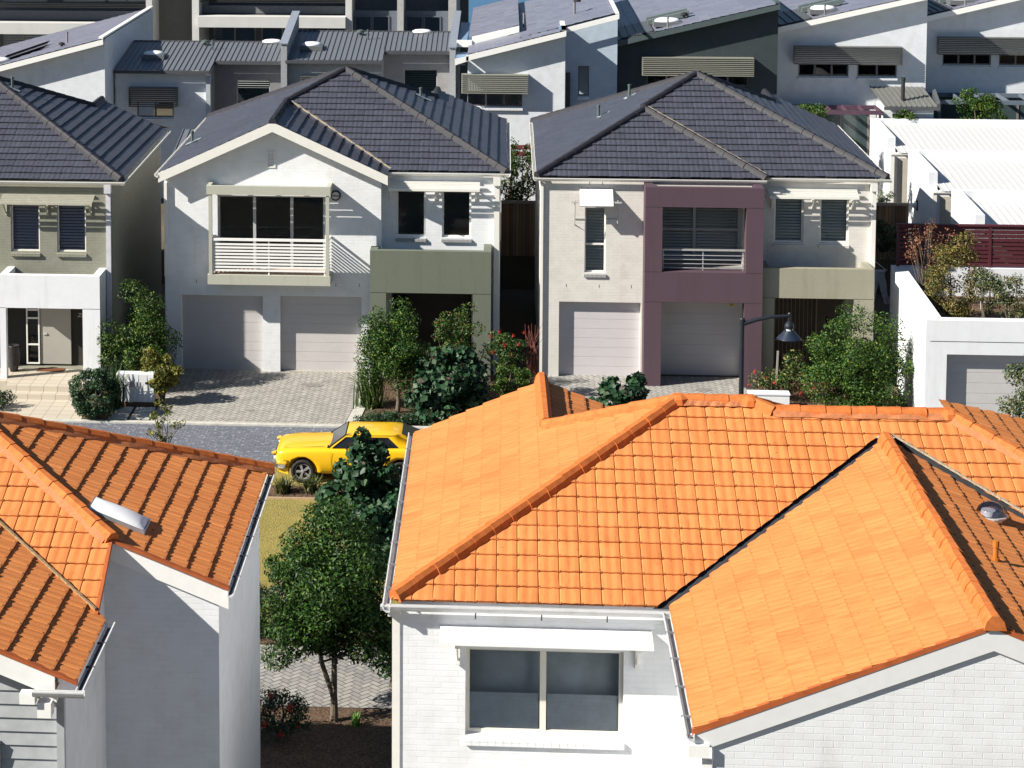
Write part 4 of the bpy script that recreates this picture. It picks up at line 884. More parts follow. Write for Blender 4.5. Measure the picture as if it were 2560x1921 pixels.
def skillion(par, x0, z0, x1, z1, yf, yw, yb, wallmat, holes, roofmat, fascia, name='roof', zb=0, seam=None, wall_y2=None, lastcut=None):
    """one terrace: front wall at yw, roof rising from (x0,z0) to (x1,z1), overhanging to yf"""
    t = (z1-z0)/(x1-x0); zr = lambda x: z0+t*(x-x0)
    tile_roof(name, [((x0, yf, z0+.06), (0, 1, 0), [(x0, yf, z0+.06), (x1, yf, z1+.06), (x1, yb, z1+.06), (x0, yb, z0+.06)])], roofmat, par, g=.36, w=.36, lip=.02, amp=0, fr=FR_FLAT)
    f = MB(); f.prism([(x0-.05, yf-.02, z0+.03), (x1+.02, yf-.02, z1+.03), (x1+.02, yf-.02, z1-.17), (x0-.05, yf-.02, z0-.19)], (0, .04, 0)); f.prism([(x0, yf+.03, z0-.10), (x1, yf+.03, z1-.10), (x1, yf+.03, z1-.13), (x0, yf+.03, z0-.13)], (0, yw-yf, 0))
    f.box(x1-.16, x1+.02, yf, yb, z1+.05, z1+.12); f.build('fascia', fascia, par)
    m = MB(); facade(m, front(yw), x0, x1, zb, z0-.1, holes); m.face([(x0, yw, z0-.1), (x1, yw, z0-.1), (x1, yw, z1-.05), (x0, yw, z0-.05)])
    m.face([(x1, yw, zb), (x1, yb, zb), (x1, yb, z1), (x1, yw, z1)]); m.face([(x0, yw, zb), (x0, yb, zb), (x0, yb, z0), (x0, yw, z0)]); m.face([(x0, yb, zb), (x1, yb, zb), (x1, yb, z1), (x0, yb, z0)])
    return m.build('wall', wallmat, par)
def dome(par, c, sx=.5, sy=.34, h=.16, frame=True, mat=None):
    m = MB(); m.lathe(c, [(1, 0), (.95, h*.5), (.7, h*.85), (.35, h*.98), (0, h)], 16, sx, sy); o = m.build('skylight', mat or MATS['opal_dome'], par, smooth=True)
    if frame: MB().box(c[0]-sx*1.08, c[0]+sx*1.08, c[1]-sy*1.1, c[1]+sy*1.1, c[2]-.16, c[2]+.02).build('skylight_frame', plain('skylight_curb', (.13, .14, .15), .5), o)
    return o
GRW = 'back row of terrace houses'
FASW = plain('fascia_white', (.80, .80, .78), .45, var=.01)
# unit A, far left
H = thing('terrace_house', 'white terrace at far left whose grey roof climbs to the right', 'house', (-18, 82, 0), GRW)
skillion(H, -22.5, 5.95, -15.43, 7.84, 81.6, 82, 93.5, BACK_WHITE(), [], FLATSLATE(), FASW)
pipe(H, (-17.4, 84.5, 7.35), .42, .04, plain('pale_pipe', (.2, .2, .21), .5)); q = MB(); q.lathe((-17.35, 83.2, 7.36), [(.05, 0), (.05, .08), (.13, .10), (.12, .17), (0, .21)], 12); q.build('roof_cowl', DARKIN(), H)
m = MB(); m.prism([(-19.9, 84.0, 6.75), (-18.6, 86.2, 7.12), (-18.5, 86.0, 7.2), (-19.8, 83.8, 6.85)], (.1, 0, .1)); m.prism([(-19.6, 83.2, 6.78), (-18.4, 84.8, 7.12), (-18.3, 84.6, 7.2), (-19.5, 83.0, 6.86)], (.1, 0, .1)); m.build('solar_tube', plain('dark_tube', (.05, .05, .055), .4), H)
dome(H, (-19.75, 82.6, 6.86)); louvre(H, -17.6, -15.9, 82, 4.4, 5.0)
# unit B and C: metal roofs, recessed entries
MROOF = plain('grey_ribbed_metal', (.135, .145, .165), .38, var=.03, spec=.5)
def metal_unit(lab, x0, x1, xr, z, zt, wm, par_x=None):
    H = thing('terrace_house', lab, 'house', ((x0+xr)/2, 84, 0), GRW)
    ribbed('roof', (x0, 83.7, z), (x1, 83.7, z), (x1, 88.2, zt), (x0, 88.2, zt), .21, MROOF, H); 
    k = (zt-z)/(88.2-83.7); z2 = z+k*1.5
    ribbed('roof', (x1, 85.2, z2), (xr, 85.2, z2), (xr, 88.2, zt), (x1, 88.2, zt), .21, MROOF, H)
    m = MB(); m.box(x0-.03, x1+.02, 83.56, 83.7, z-.13, z-.01); m.box(x1+.02, xr, 85.06, 85.2, z2-.13, z2-.01); m.box(x0, xr, 88.15, 88.25, zt-.05, zt+.04); m.build('gutter', plain('charcoal_gutter', (.07, .075, .085), .45), H)
    return H, z2
H, z2 = metal_unit('low terrace with grey ribbed metal roof beside the white skillion at far left', -15.35, -11.6, -8.75, 6.42, 7.03, None)
m = MB(); facade(m, front(84), -15.37, -11.63, 0, 6.36, [(-14.53, -13.07, 4.5, 5.12, .1)]); m.face([(-15.37, 83.8, 0), (-15.37, 88.2, 0), (-15.37, 88.2, 6.9), (-15.37, 83.8, 6.36)]); m.build('wall', BACK_WHITE(), H)
m = MB(); facade(m, front(85.5), -11.63, -8.7, 0, 6.62, [(-10.75, -9.40, 4.3, 5.84, .15)]); facade(m, right(-11.63), 84.0, 85.5, 0, 6.4); m.build('recess_wall', brick('dark_grey_brick', (.20, .20, .215), .75), H)
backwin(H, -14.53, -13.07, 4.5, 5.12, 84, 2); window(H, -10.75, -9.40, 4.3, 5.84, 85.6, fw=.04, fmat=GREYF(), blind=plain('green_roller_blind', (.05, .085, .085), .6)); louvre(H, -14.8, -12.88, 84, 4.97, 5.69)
MB().box(-11.75, -11.58, 83.8, 84.05, 4.5, 6.3).build('corner_trim', plain('pale_blue_trim', (.4, .43, .48), .5), H)
dome(H, (-14.1, 85.6, 6.80), .42, .34, .16); dome(H, (-9.6, 88.2, 7.02), .42, .3, .14)
m = MB(); m.lathe((-12.3, 87.6, 6.95), [(.06, 0), (.06, .1), (.17, .12), (.15, .2), (0, .25)], 12); m.build('roof_cowl', plain('dark_green_cowl', (.07, .09, .085), .5), H); pipe(H, (-11.9, 86.9, 6.85), .36, .035)
H, z2 = metal_unit('grey brick terrace with ribbed metal roof between two parapet walls', -8.55, -4.8, -2.15, 6.88, 7.50, None)
m = MB(); facade(m, front(84), -8.58, -4.82, 0, 6.82, []); m.build('wall', brick('pale_grey_brick', (.42, .42, .42), .8), H)
m = MB(); facade(m, front(85.5), -4.82, -2.15, 0, 7.08, [(-4.03, -2.69, 4.9, 6.30, .15)]); facade(m, right(-4.82), 84.0, 85.5, 0, 6.85); m.build('recess_wall', GREY_BRICK(), H); MB().box(-8.5, -2.15, 88.1, 88.2, 0, 7.3).build('rear_wall', GREY_BRICK(), H)
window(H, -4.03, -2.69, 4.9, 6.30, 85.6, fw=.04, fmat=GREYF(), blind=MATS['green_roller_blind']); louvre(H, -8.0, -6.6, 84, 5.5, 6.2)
for xa, xb, ya, za, yb_, zb_ in ((-8.76, -8.52, 83.6, 7.5, 88.6, 8.25), (-2.15, -1.92, 83.5, 7.42, 92, 7.95)):
    m = MB(); m.prism([(xa, ya, 0), (xa, ya, za), (xa, yb_, zb_), (xa, yb_, 0)], (xb-xa, 0, 0)); pw = m.build('parapet_wall', plain('grey_render', (.30, .31, .33), .8, var=.05, nscale=8), H)
    xa -= .04; xb += .04; ya -= .05
    m = MB(); m.prism([(xa, ya, za+.003), (xa, ya, za+.05), (xa, yb_, zb_+.05), (xa, yb_, zb_+.003)], (xb-xa, 0, 0)); m.build('coping', plain('slate_blue_coping', (.24, .27, .32), .4, spec=.5), pw)
dome(H, (-7.7, 85.4, 7.24), .42, .34, .16); dome(H, (-3.4, 88.2, 7.48), .42, .3, .14); m = MB(); m.lathe((-5.9, 87.6, 7.42), [(.06, 0), (.06, .1), (.17, .12), (.15, .2), (0, .25)], 12); m.build('roof_cowl', MATS['dark_green_cowl'], H); pipe(H, (-5.55, 86.9, 7.32), .36, .035)
# unit D: white, two roof steps
H = thing('terrace_house', 'white terrace between the grey brick one and the black one, with a raised roof strip', 'house', (0, 82, 0), GRW)
t = (8.30-7.32)/(2.29+1.42)
skillion(H, -1.42, 7.34, 2.29, 8.30, 81.6, 82, 84.4, BACK_WHITE(), [(-1.41, .67, 5.36, 5.95, .1)], FLATSLATE(), FASW)
m = MB(); m.prism([(-1.9, 81.58, 7.22), (-1.38, 81.58, 7.34), (-1.38, 81.58, 7.16), (-1.9, 81.58, 6.98)], (0, .06, 0)); m.build('fascia_end', FASW, H); m = MB(); m.prism([(-1.3, 84.45, 7.45), (.55, 84.45, 7.94), (.55, 84.45, 8.20), (-1.3, 84.45, 7.75)], (0, .08, 0)); m.box(-1.9, -1.3, 84.4, 84.5, 7.35, 7.62); m.build('white_upstand', FASW, H)
tile_roof('rear_roof', [((-1.42, 84.5, 7.72), (0, 1, 0), [(-1.42, 84.5, 7.70), (.55, 84.5, 8.23), (.55, 96, 8.23), (-1.42, 96, 7.70)]), ((.55, 84.4, 7.93), (0, 1, 0), [(.55, 82.8, 7.92), (2.29, 82.8, 8.38), (4.3, 82.8, 8.92), (4.3, 96, 8.92), (.55, 96, 7.92)])], FLATSLATE(), H, g=.36, w=.36, lip=.02, amp=0, fr=FR_FLAT)
m = MB(); m.prism([(2.25, 82.38, 8.34), (4.34, 82.38, 8.90), (4.34, 82.38, 8.72), (2.25, 82.38, 8.16)], (0, .05, 0)); m.box(4.2, 4.33, 82.4, 96, 8.9, 8.97); m.build('fascia', FASW, H)
m = MB(); m.box(2.05, 2.31, 81.6, 82.7, 8.36, 8.42); m.box(-1.88, -1.45, 81.7, 84.3, 7.10, 7.16); m.box(-1.88, -1.5, 84.6, 92, 7.45, 7.5); m.build('sky_tint_flashing', plain('sky_tint_zinc', (.20, .32, .48), .35, spec=.6), H)  # box gutter and flashing strips, reflected sky painted in as blue
m = MB(); facade(m, front(82.8), 2.28, 4.3, 0, 8.3, [(2.81, 3.23, 5.69, 6.85, .12)]); m.face([(2.28, 82.8, 8.3), (4.3, 82.8, 8.3), (4.3, 82.8, 8.86), (2.28, 82.8, 8.32)]); m.face([(4.3, 82.8, 0), (4.3, 96, 0), (4.3, 96, 8.9), (4.3, 82.8, 8.9)]); m.box(-1.4, 4.3, 95.8, 96, 0, 7.6); m.build('side_wall', brick('pale_blue_brick', (.42, .50, .60), .85), H)
backwin(H, -1.41, .67, 5.36, 5.95, 82, 3); backwin(H, 2.81, 3.23, 5.69, 6.85, 82.8, 1); louvre(H, -1.65, .89, 82, 5.91, 6.60, mat=LOUV_LIT)
m = MB(); m.box(-1.75, -1.5, 81.545, 81.58, 7.0, 7.05); m.build('overflow_slot', DARKIN(), H)
pipe(H, (.75, 86.2, 8.05), .42, .045, MATS['pale_pipe']); pipe(H, (2.75, 86, 8.58), .4, .05, MATS['pale_pipe']); q = MB(); q.lathe((2.85, 86, 9.0), [(.05, 0), (.16, .02), (.14, .1), (0, .14)], 12); q.build('roof_cowl', DARKIN(), H)
m = MB(); m.box(2.32, 2.5, 82.5, 82.75, 4.9, 6.6); m.build('downpipe', plain('dark_pipe', (.05, .06, .07), .5), H)
# units E, F, G: black, white, white
DKS = plain('standing_seam_dark', (.075, .08, .09), .45, spec=.5)
def eunit(lab, x0, z0, x1, z1, yf, yw, wallmat, fascia, lou, win, roofmat, xs):
    H = thing('terrace_house', lab, 'house', ((x0+x1)/2, yw, 0), GRW)
    t = (z1-z0)/(x1-x0)
    wl = skillion(H, x0, z0, x1, z1, yf, yw, 97, wallmat, [(w[0], w[1], w[2], w[3], .12) for w in win], roofmat, fascia)
    for w in win: backwin(H, *w[:4], yw, w[4], sill=wallmat is not BLACKB)
    louvre(H, *lou[:2], yw, *lou[2:], mat=LOUV_LIT if wallmat is BLACKB else plain('grey_louvre_shade', (.085, .088, .085), .4, spec=.5))  # white units get a dark louvre colour with the shade painted in
    # dark standing seam panel, hatch and dome on the low end of the roof
    zr = lambda x: z0+t*(x-x0)+.10
    m = MB(); m.prism([(x0+.1, yf+.05, zr(x0+.1)), (xs, yf+.05, zr(xs)), (xs, yf+.05, zr(xs)+.02), (x0+.1, yf+.05, zr(x0+.1)+.02)], (0, 3.6, 0))
    for k in range(5): x = x0+.15+(xs-x0-.2)*k/4; m.box(x-.02, x+.02, yf+.05, yf+3.65, zr(x)+.02, zr(x)+.06)
    m.build('seam_panel', DKS, H)
    m = MB()
    for q in range(2): m.prism([(xs-.1, yf+2.0+q*.9, zr(xs-.1)+.04), (xs+1.5, yf+2.0+q*.9, zr(xs+1.5)+.04), (xs+1.5, yf+2.0+q*.9, zr(xs+1.5)+.22), (xs-.1, yf+2.0+q*.9, zr(xs-.1)+.22)], (0, .35, 0))
    m.build('roof_louvre', plain('green_grey_louvre', (.12, .15, .15), .45), H)
    dome(H, (xs+.6, yf+1.1, zr(xs+.6)+.10), .52, .4, .17); pipe(H, (xs+.55, yf+.35, zr(xs+.55)), .34, .035, MATS['pale_pipe'])
    return H
BLACKB = brick('black_painted_brick', (.040, .052, .060), .8)
H = eunit('black painted terrace with a wide bronze louvre awning', 4.34, 7.77, 10.46, 9.24, 83.0, 83.4, BLACKB, plain('charcoal_fascia', (.075, .10, .105), .5), (5.27, 9.53, 6.47, 7.14), [(5.46, 9.36, 6.03, 6.5, 5)], FLATSLATE(), 5.7)
q = MB(); q.lathe((7.0, 85.0, 8.5), [(.05, 0), (.05, .1), (.14, .12), (.12, .2), (0, .24)], 12); q.build('roof_cowl', DARKIN(), H)
H = eunit('white terrace beside the black one, louvre awning over five panes', 10.53, 8.14, 16.40, 9.52, 84.6, 85.0, BACK_WHITE(), FASW, (11.26, 15.43, 6.76, 7.42), [(11.48, 13.42, 6.25, 6.74, 3), (13.76, 15.28, 6.25, 6.74, 2)], FLATSLATE(), 11.9)
H = eunit('white terrace cut off by the right edge of the view', 16.47, 8.45, 23, 10.05, 86.1, 86.5, BACK_WHITE(), FASW, (17.08, 22, 7.0, 7.65), [(17.33, 19.22, 6.55, 7.0, 3), (19.53, 21.5, 6.55, 7.0, 3)], FLATSLATE(), 17.6)
def under(nm, x0, x1, y, z0, z1):
    Hh = thing(nm, 'dark glazed wall below the '+('plum purple pergola' if x0 < 12 else 'blue grey pergola')+' of a white terrace', 'glass wall', ((x0+x1)/2, y, 0)); MB().box(x0, x1, y, y+.12, z0, z1).build('pane', plain('dark_teal_glass', (.05, .075, .08), .15, spec=.6), Hh)
    m = MB()
    for k in range(4): x = x0+(x1-x0-.08)*k/3; m.box(x, x+.08, y-.03, y, z0, z1)
    m.build('frame', plain('taupe_frame', (.2, .18, .17), .5), Hh)
under('glass_wall', 10.9, 14.2, 84.6, 1.25, 5.05); under('glass_wall', 16.7, 22, 86.1, 1.25, 5.4)
# small metal roofed annexe and pergolas against the white terraces
H = thing('annexe', 'small annexe with grey ribbed roof and black flue in front of a white terrace', 'annexe', (15.3, 82.5, 0))
MB().box(14.5, 16.4, 83.3, 84.9, 0, 5.3).build('wall', BACK_WHITE(), H)
ribbed('roof', (14.55, 83.15, 5.34), (16.5, 83.15, 5.34), (16.25, 84.98, 5.86), (14.25, 84.98, 5.86), .2, plain('grey_green_metal', (.15, .155, .15), .4), H)
m = MB(); m.box(14.5, 16.6, 83.05, 83.15, 5.22, 5.33); m.prism([(16.5, 83.15, 5.15), (16.62, 83.15, 5.15), (16.62, 83.15, 5.5), (16.5, 83.15, 5.45)], (0, 1.0, .4)); m.build('gutter', MATS['charcoal_gutter'], H)
m = MB(); m.tube([(15.3, 83.7, 5.5), (15.3, 83.7, 6.35)], .075, 12); m.tube([(15.3, 83.7, 6.3), (15.3, 83.7, 6.4)], .09, 12); m.build('flue', DARKIN(), H)
def pergola(lab, x0, x1, y0, y1, z, mat, n):
    H = thing('pergola', lab, 'pergola', ((x0+x1)/2, y0, 0)); m = MB(); m.box(x0, x1, y0, y0+.08, z-.16, z); m.build('beam', mat, H); MB().box(x0, x1, y1-.08, y1, z-.16, z).build('beam', mat, H)
    m = MB()
    for k in range(n): x = x0+(x1-x0-.06)*k/(n-1); m.box(x, x+.06, y0+.08, y1-.08, z-.12, z+.02)
    m.build('rafter', mat, H)
    for x in (x0, x1-.1): MB().box(x, x+.1, y0+.005, y0+.075, 1.2, z-.165).build('post', mat, H)
pergola('plum purple pergola behind the slate roof, below a white terrace', 11.2, 14.4, 83.1, 84.55, 5.18, plain('plum_timber', (.09, .05, .075), .6), 6)
pergola('blue grey pergola against the right hand white terrace', 16.7, 22, 83.9, 86.0, 5.5, plain('blue_grey_timber', (.12, .15, .19), .6), 7)
pergola('plum pergola in the gap between the two slate roofed houses', .2, 1.6, 76.5, 78, 4.55, plain('maroon_timber', (.16, .04, .05), .6), 4)
# small skillion behind, between olive house and gabled house
H = thing('lean_to', 'low lean-to with ribbed grey roof between the olive and the gabled house', 'lean-to', (-11.2, 76, 0))
ribbed('roof', (-12.0, 76, 4.05), (-9.2, 76, 4.05), (-9.2, 79.5, 4.75), (-12.0, 79.5, 4.75), .24, MROOF, H)
MB().box(-11.9, -9.3, 76.2, 79.4, 1.2, 4.0).build('wall', BACK_WHITE(), H); MB().box(-12.05, -9.15, 75.88, 76, 3.9, 4.04).build('gutter', MATS['charcoal_gutter'], H)

# ------------------------------------------------------------------ apartment block beyond
H = thing('apartment_building', 'cream concrete apartment block with deep balconies behind the terraces', 'building', (-14, 108, 0))
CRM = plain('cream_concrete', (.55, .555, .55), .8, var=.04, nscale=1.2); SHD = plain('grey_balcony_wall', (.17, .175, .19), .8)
m = MB()
for z in (5.48-3.05, 5.48, 8.5, 11.5): m.box(-15.45, -8.0, 107.4, 108.2, z, z+.55); m.box(-30, -17.9, 107.4, 108.2, z-.42, z+.15)
m.build('balcony_band', CRM, H)
m = MB()
for z in (5.48-3.05, 5.48, 8.5, 11.5): m.box(-15.45, -8.02, 108.2, 111.5, z+.2, z+.5); m.box(-30, -18.15, 108.2, 111.5, z-.3, z+.1); m.box(-7.7, -2.85, 108.75, 110.5, z-.25, z)
m.build('floor_slab', SHD, H)
m = MB()
for z in (5.48-3.05, 5.48, 8.5, 11.5): m.box(-15.45, -8.02, 109.0, 109.2, z+.55, z+.95); m.box(-30, -18.0, 109.0, 109.2, z+.15, z+.62)
m.build('balcony_wall', SHD, H)
m = MB(); m.box(-15.8, -15.45, 107.8, 118, 0, 16); m.box(-8.02, -7.7, 107.8, 118, 0, 16); m.box(-18.15, -17.84, 107.8, 118, 0, 16)
m.build('fin_wall', CRM, H)
m = MB(); m.box(-17.84, -15.8, 110, 118, 0, 16); m.box(-30, -2, 117, 118, 0, 16); m.build('rear_wall', plain('taupe_concrete', (.17, .165, .145), .8, var=.05, nscale=2), H)
m = MB(); facade(m, front(111.5), -30, -18.15, 0, 16, [(x, x+2.4, z, z+2.1, .1) for x in (-29.5, -26.4, -23.2, -20.9) for z in (3.1, 6.3, 9.3)]); m.build('recess_wall', SHD, H); m = MB(); facade(m, front(111.5), -15.45, -8.02, 0, 16, [(x, x+2.2, z, z+2.1, .1) for x in (-15.2, -12.7, -10.3) for z in (3.1, 6.5, 9.5)]); m.build('recess_wall', SHD, H)
for xs in ((-29.5, -26.4, -23.2, -20.9), (-15.2, -12.7, -10.3)):
    for x in xs:
        for z in (3.1, 6.3 if x < -18 else 6.5): window(H, x, x+(2.4 if x < -18 else 2.2), z, z+2.1, 111.55, mull=(x+1.1,), fw=.06, fmat=GREYF(), blind=plain('blue_curtain', (.10, .20, .34), .8))
m = MB()
for x0, x1, z in ((-30, -18, 6.42), (-15.45, -8.02, 6.75)):
    for k in (0, .14, .28): m.tube([(x0, 108.2, z+k*.6-.06), (x1, 108.2, z+k*.6-.06)], .02, 6)
m.build('balcony_rail', DARKIN(), H)
m = MB()
for z in (1.6, 4.9, 8.1, 11): m.box(-7.7, -2.8, 108.6, 108.75, z, z+1.35)
m.box(-7.7, -2.5, 110.5, 110.7, 0, 16); m.build('louvre_wall', plain('blue_grey_cladding', (.13, .15, .19), .7), H)
for x in (-7.6, -6.7, -5.0, -4.1):
    for z in (5.1, 3.0): window(H, x, x+.85, z+.08, z+.9, 108.55, fw=.05, fmat=MATS['blue_grey_cladding'], blind=plain('dark_slat', (.05, .055, .07), .6))
m = MB(); m.box(-5.42, -5.1, 107.9, 110, 0, 16); m.box(-2.85, -2.45, 107.9, 118, 0, 16); m.build('column', plain('pale_concrete', (.42, .42, .42), .8), H)
# timber fences
def paling(lab, x0, x1, y, z0, z1, seed, w=.115):
    H = thing('timber_fence', lab, 'fence', ((x0+x1)/2, y, z0)); m = MB(); rnd = random.Random(seed); x = x0
    while x < x1:
        c = rnd.choice(((.26, .15, .08), (.20, .12, .07), (.31, .20, .12), (.22, .16, .12))); f = rnd.uniform(.8, 1.15)
        m.box(x+.012, x+w-.006, y+rnd.uniform(0, .02), y+.03, z0, z1-.1+rnd.uniform(-.01, .01), (c[0]*f, c[1]*f, c[2]*f)); m.box(x-.02, x+.03, y+.03, y+.045, z0, z1-.1, (.14, .08, .045)); x += w
    m.build('paling', attrmat('weathered_timber', .85, .4), H); MB().box(x0-.05, x1+.05, y-.03, y+.08, z1-.1, z1).build('top_cap', plain('grey_timber', (.30, .24, .18), .85), H)
    for px_ in (x0, x1): MB().box(px_-.05, px_+.05, y+.05, y+.14, z0, z1-.1).build('post', MATS['grey_timber'], H)
paling('brown paling fence between the two slate roofed houses', -.05, 1.25, 74.3, 1.25, 3.2, 1)
paling('short brown paling fence in front of the white units', 12.85, 13.95, 75.0, 1.25, 3.16, 2)

# ------------------------------------------------------------------ planting
def leaves(name, mat, parent, pts, nrm, size, cols, seed, aspect=1.9, fold=.25, wts=None, base=None):
    """one mesh of leaf-sized folded faces; pts Nx3, nrm Nx3 outward-ish directions"""
    rng = np.random.default_rng(seed); n = len(pts); pts = np.asarray(pts, float)
    d = rng.normal(size=(n, 3))*.75+np.asarray(nrm)+np.array([0, 0, .35]); d /= np.linalg.norm(d, axis=1)[:, None]
    a = rng.normal(size=(n, 3)); a -= (a*d).sum(1)[:, None]*d; a /= np.linalg.norm(a, axis=1)[:, None]; b = np.cross(d, a)
    s = size*rng.uniform(.6, 1.3, n)[:, None]; L = s; Wd = s/aspect
    V = np.stack([pts-a*L*.5, pts+b*Wd*.5-a*L*.08+d*s*fold*.3, pts+a*L*.5-d*s*fold*.35, pts-b*Wd*.5-a*L*.08+d*s*fold*.3], 1).reshape(-1, 3)
    F = np.arange(4*n).reshape(n, 4); F = np.concatenate([F[:, [0, 1, 2]], F[:, [0, 2, 3]]], 0)
    b0 = np.array(BASE[parent.name]) if parent is not None else np.array(base)
    me = bpy.data.meshes.new(name); me.vertices.add(4*n); me.vertices.foreach_set('co', (V-b0).ravel()); m = len(F)
    me.loops.add(3*m); me.loops.foreach_set('vertex_index', F.ravel().astype(np.int32)); me.polygons.add(m)
    me.polygons.foreach_set('loop_start', np.arange(0, 3*m, 3, dtype=np.int32)); me.polygons.foreach_set('loop_total', np.full(m, 3, np.int32)); me.update(calc_edges=True); me.validate()
    cols = np.array(cols); k = rng.choice(len(cols), n, p=wts); c = cols[k]*rng.uniform(.75, 1.25, (n, 1))
    ca = me.color_attributes.new('Col', 'FLOAT_COLOR', 'CORNER'); cc = np.concatenate([c, np.ones((n, 1))], 1); fc_ = np.concatenate([cc, cc], 0)
    ca.data.foreach_set('color', np.repeat(fc_, 3, axis=0).ravel())
    me.materials.append(mat); o = bpy.data.objects.new(name, me); COL.objects.link(o)
    if parent is not None: o.parent = parent; BASE[o.name] = BASE[parent.name]
    else: o.location = b0; BASE[o.name] = Vector(b0)
    return o
def clumps(c, r, n, seed, cr=(.28, .5), hollow=.55, flat=1.0, low=-.9):
    """clump centres filling an ellipsoid c, r with uneven outline"""
    rng = np.random.default_rng(seed); out = []
    while len(out) < n:
        p = rng.normal(size=3); p /= np.linalg.norm(p); q = p*rng.uniform(hollow, 1.02)**.8
        if q[2] < low: continue
        out.append((np.array(c)+q*np.array(r), rng.uniform(*cr)*min(r)))
    return out
def fill(cl, n, seed):
    rng = np.random.default_rng(seed+77); w = np.array([k[1]**2 for k in cl]); w /= w.sum(); idx = rng.choice(len(cl), n, p=w)
    d = rng.normal(size=(n, 3)); d /= np.linalg.norm(d, axis=1)[:, None]
    rr = rng.uniform(.45, 1.05, n)**.7
    C = np.array([k[0] for k in cl])[idx]; Rr = np.array([k[1] for k in cl])[idx]
    return C+d*(rr*Rr)[:, None]*np.array([1, 1, .8]), d
GREEN = [(.020, .060, .009), (.032, .088, .011), (.010, .034, .007), (.062, .118, .016)]
YGREEN = [(.032, .088, .010), (.058, .122, .014), (.125, .165, .018), (.014, .046, .007), (.022, .066, .009)]
DARKG = [(.018, .05, .022), (.026, .065, .03), (.012, .032, .015), (.04, .085, .04)]
HIB = [(.020, .060, .026), (.028, .078, .034), (.014, .042, .019), (.045, .088, .036), (.05, .034, .026)]
CROT = [(.18, .17, .025), (.28, .25, .03), (.07, .10, .02), (.10, .09, .02)]
AUT = [(.14, .12, .03), (.085, .10, .022), (.17, .10, .03), (.05, .068, .018), (.22, .18, .05)]
BARK = lambda: plain('grey_brown_bark', (.14, .11, .085), .9, var=.15, nscale=20, bmp=.5)
def plant(name, label, cat, base, centres, nleaf, size, cols, seed, mat=None, trunk=None, group=None, aspect=1.9, stem_r=.03, wts=None, nst=6):
    H = thing(name, label, cat, base, group)
    centres = [(c, r*1.28) for c, r in centres]; p, d = fill(centres, int(nleaf*1.9), seed); leaves('crown' if trunk else 'foliage', mat or leafmat('leaf'), H, p, d, size, cols, seed, aspect, wts=wts)
    m = MB(); rnd = random.Random(seed); b = Vector(base)
    cs = sorted(centres, key=lambda k: rnd.random())[:nst]
    if trunk:
        th, tr = trunk; top = b+Vector((0, 0, th)); m.tube([b-Vector((0, 0, .05)), b+Vector((.03, 0, th*.5)), top], [tr*1.3, tr, tr*.85], 8)
        for c, r in cs: c = Vector(c); mid = top.lerp(c, .5)+Vector((rnd.uniform(-.1, .1), rnd.uniform(-.1, .1), .08)); m.tube([top-Vector((0, 0, .06)), mid, c], [tr*.6, tr*.4, tr*.15], 6)
    else:
        for c, r in cs: c = Vector(c); s = b+Vector((rnd.uniform(-.12, .12), rnd.uniform(-.12, .12), -.03)); m.tube([s, s.lerp(c, .55)+Vector((rnd.uniform(-.08, .08), 0, .05)), c], [stem_r, stem_r*.75, stem_r*.3], 5)
    m.build('trunk' if trunk else 'stem', BARK(), H); return H
def flowers(H, pts, col, r, seed, name='flower'):
    """ragged flower heads, each a mesh of petals"""
    rnd = random.Random(seed)
    for k, p in enumerate(pts):
        n = 26; P_ = np.array(p)+np.random.default_rng(seed+k).normal(size=(n, 3))*r*.5
        leaves(name, leafmat('petal', .6, .2, .3), H, P_, np.tile([0, 0, 1.], (n, 1)), r*.75, [col, tuple(x*.7 for x in col)], seed+k, 1.6)
def tuft(name, label, cat, base, n, h, spread, cols, seed, width=.02):
    rnd = random.Random(seed); m = MB(); b = Vector(base)
    for k in range(n):
        a = rnd.uniform(0, 2*math.pi); hh = h*rnd.uniform(.6, 1.1); s = spread*rnd.uniform(.2, 1); w = width*rnd.uniform(.7, 1.2); o = b+Vector((rnd.gauss(0, spread*.18), rnd.gauss(0, spread*.18), 0))
        dirv = Vector((math.cos(a), math.sin(a), 0)); sd = Vector((-dirv.y, dirv.x, 0)); c = rnd.choice(cols); f = rnd.uniform(.7, 1.3); c = tuple(x*f for x in c)
        pts = [o, o+dirv*s*.35+Vector((0, 0, hh*.6)), o+dirv*s+Vector((0, 0, hh*(.95 if s < spread*.6 else .8)))]
        m.face([pts[0]-sd*w, pts[0]+sd*w, pts[1]+sd*w*.8, pts[1]-sd*w*.8], c); m.face([pts[1]-sd*w*.8, pts[1]+sd*w*.8, pts[2]], c)
    return tag(m.build(name, leafmat('leaf'), None, base), label, cat)
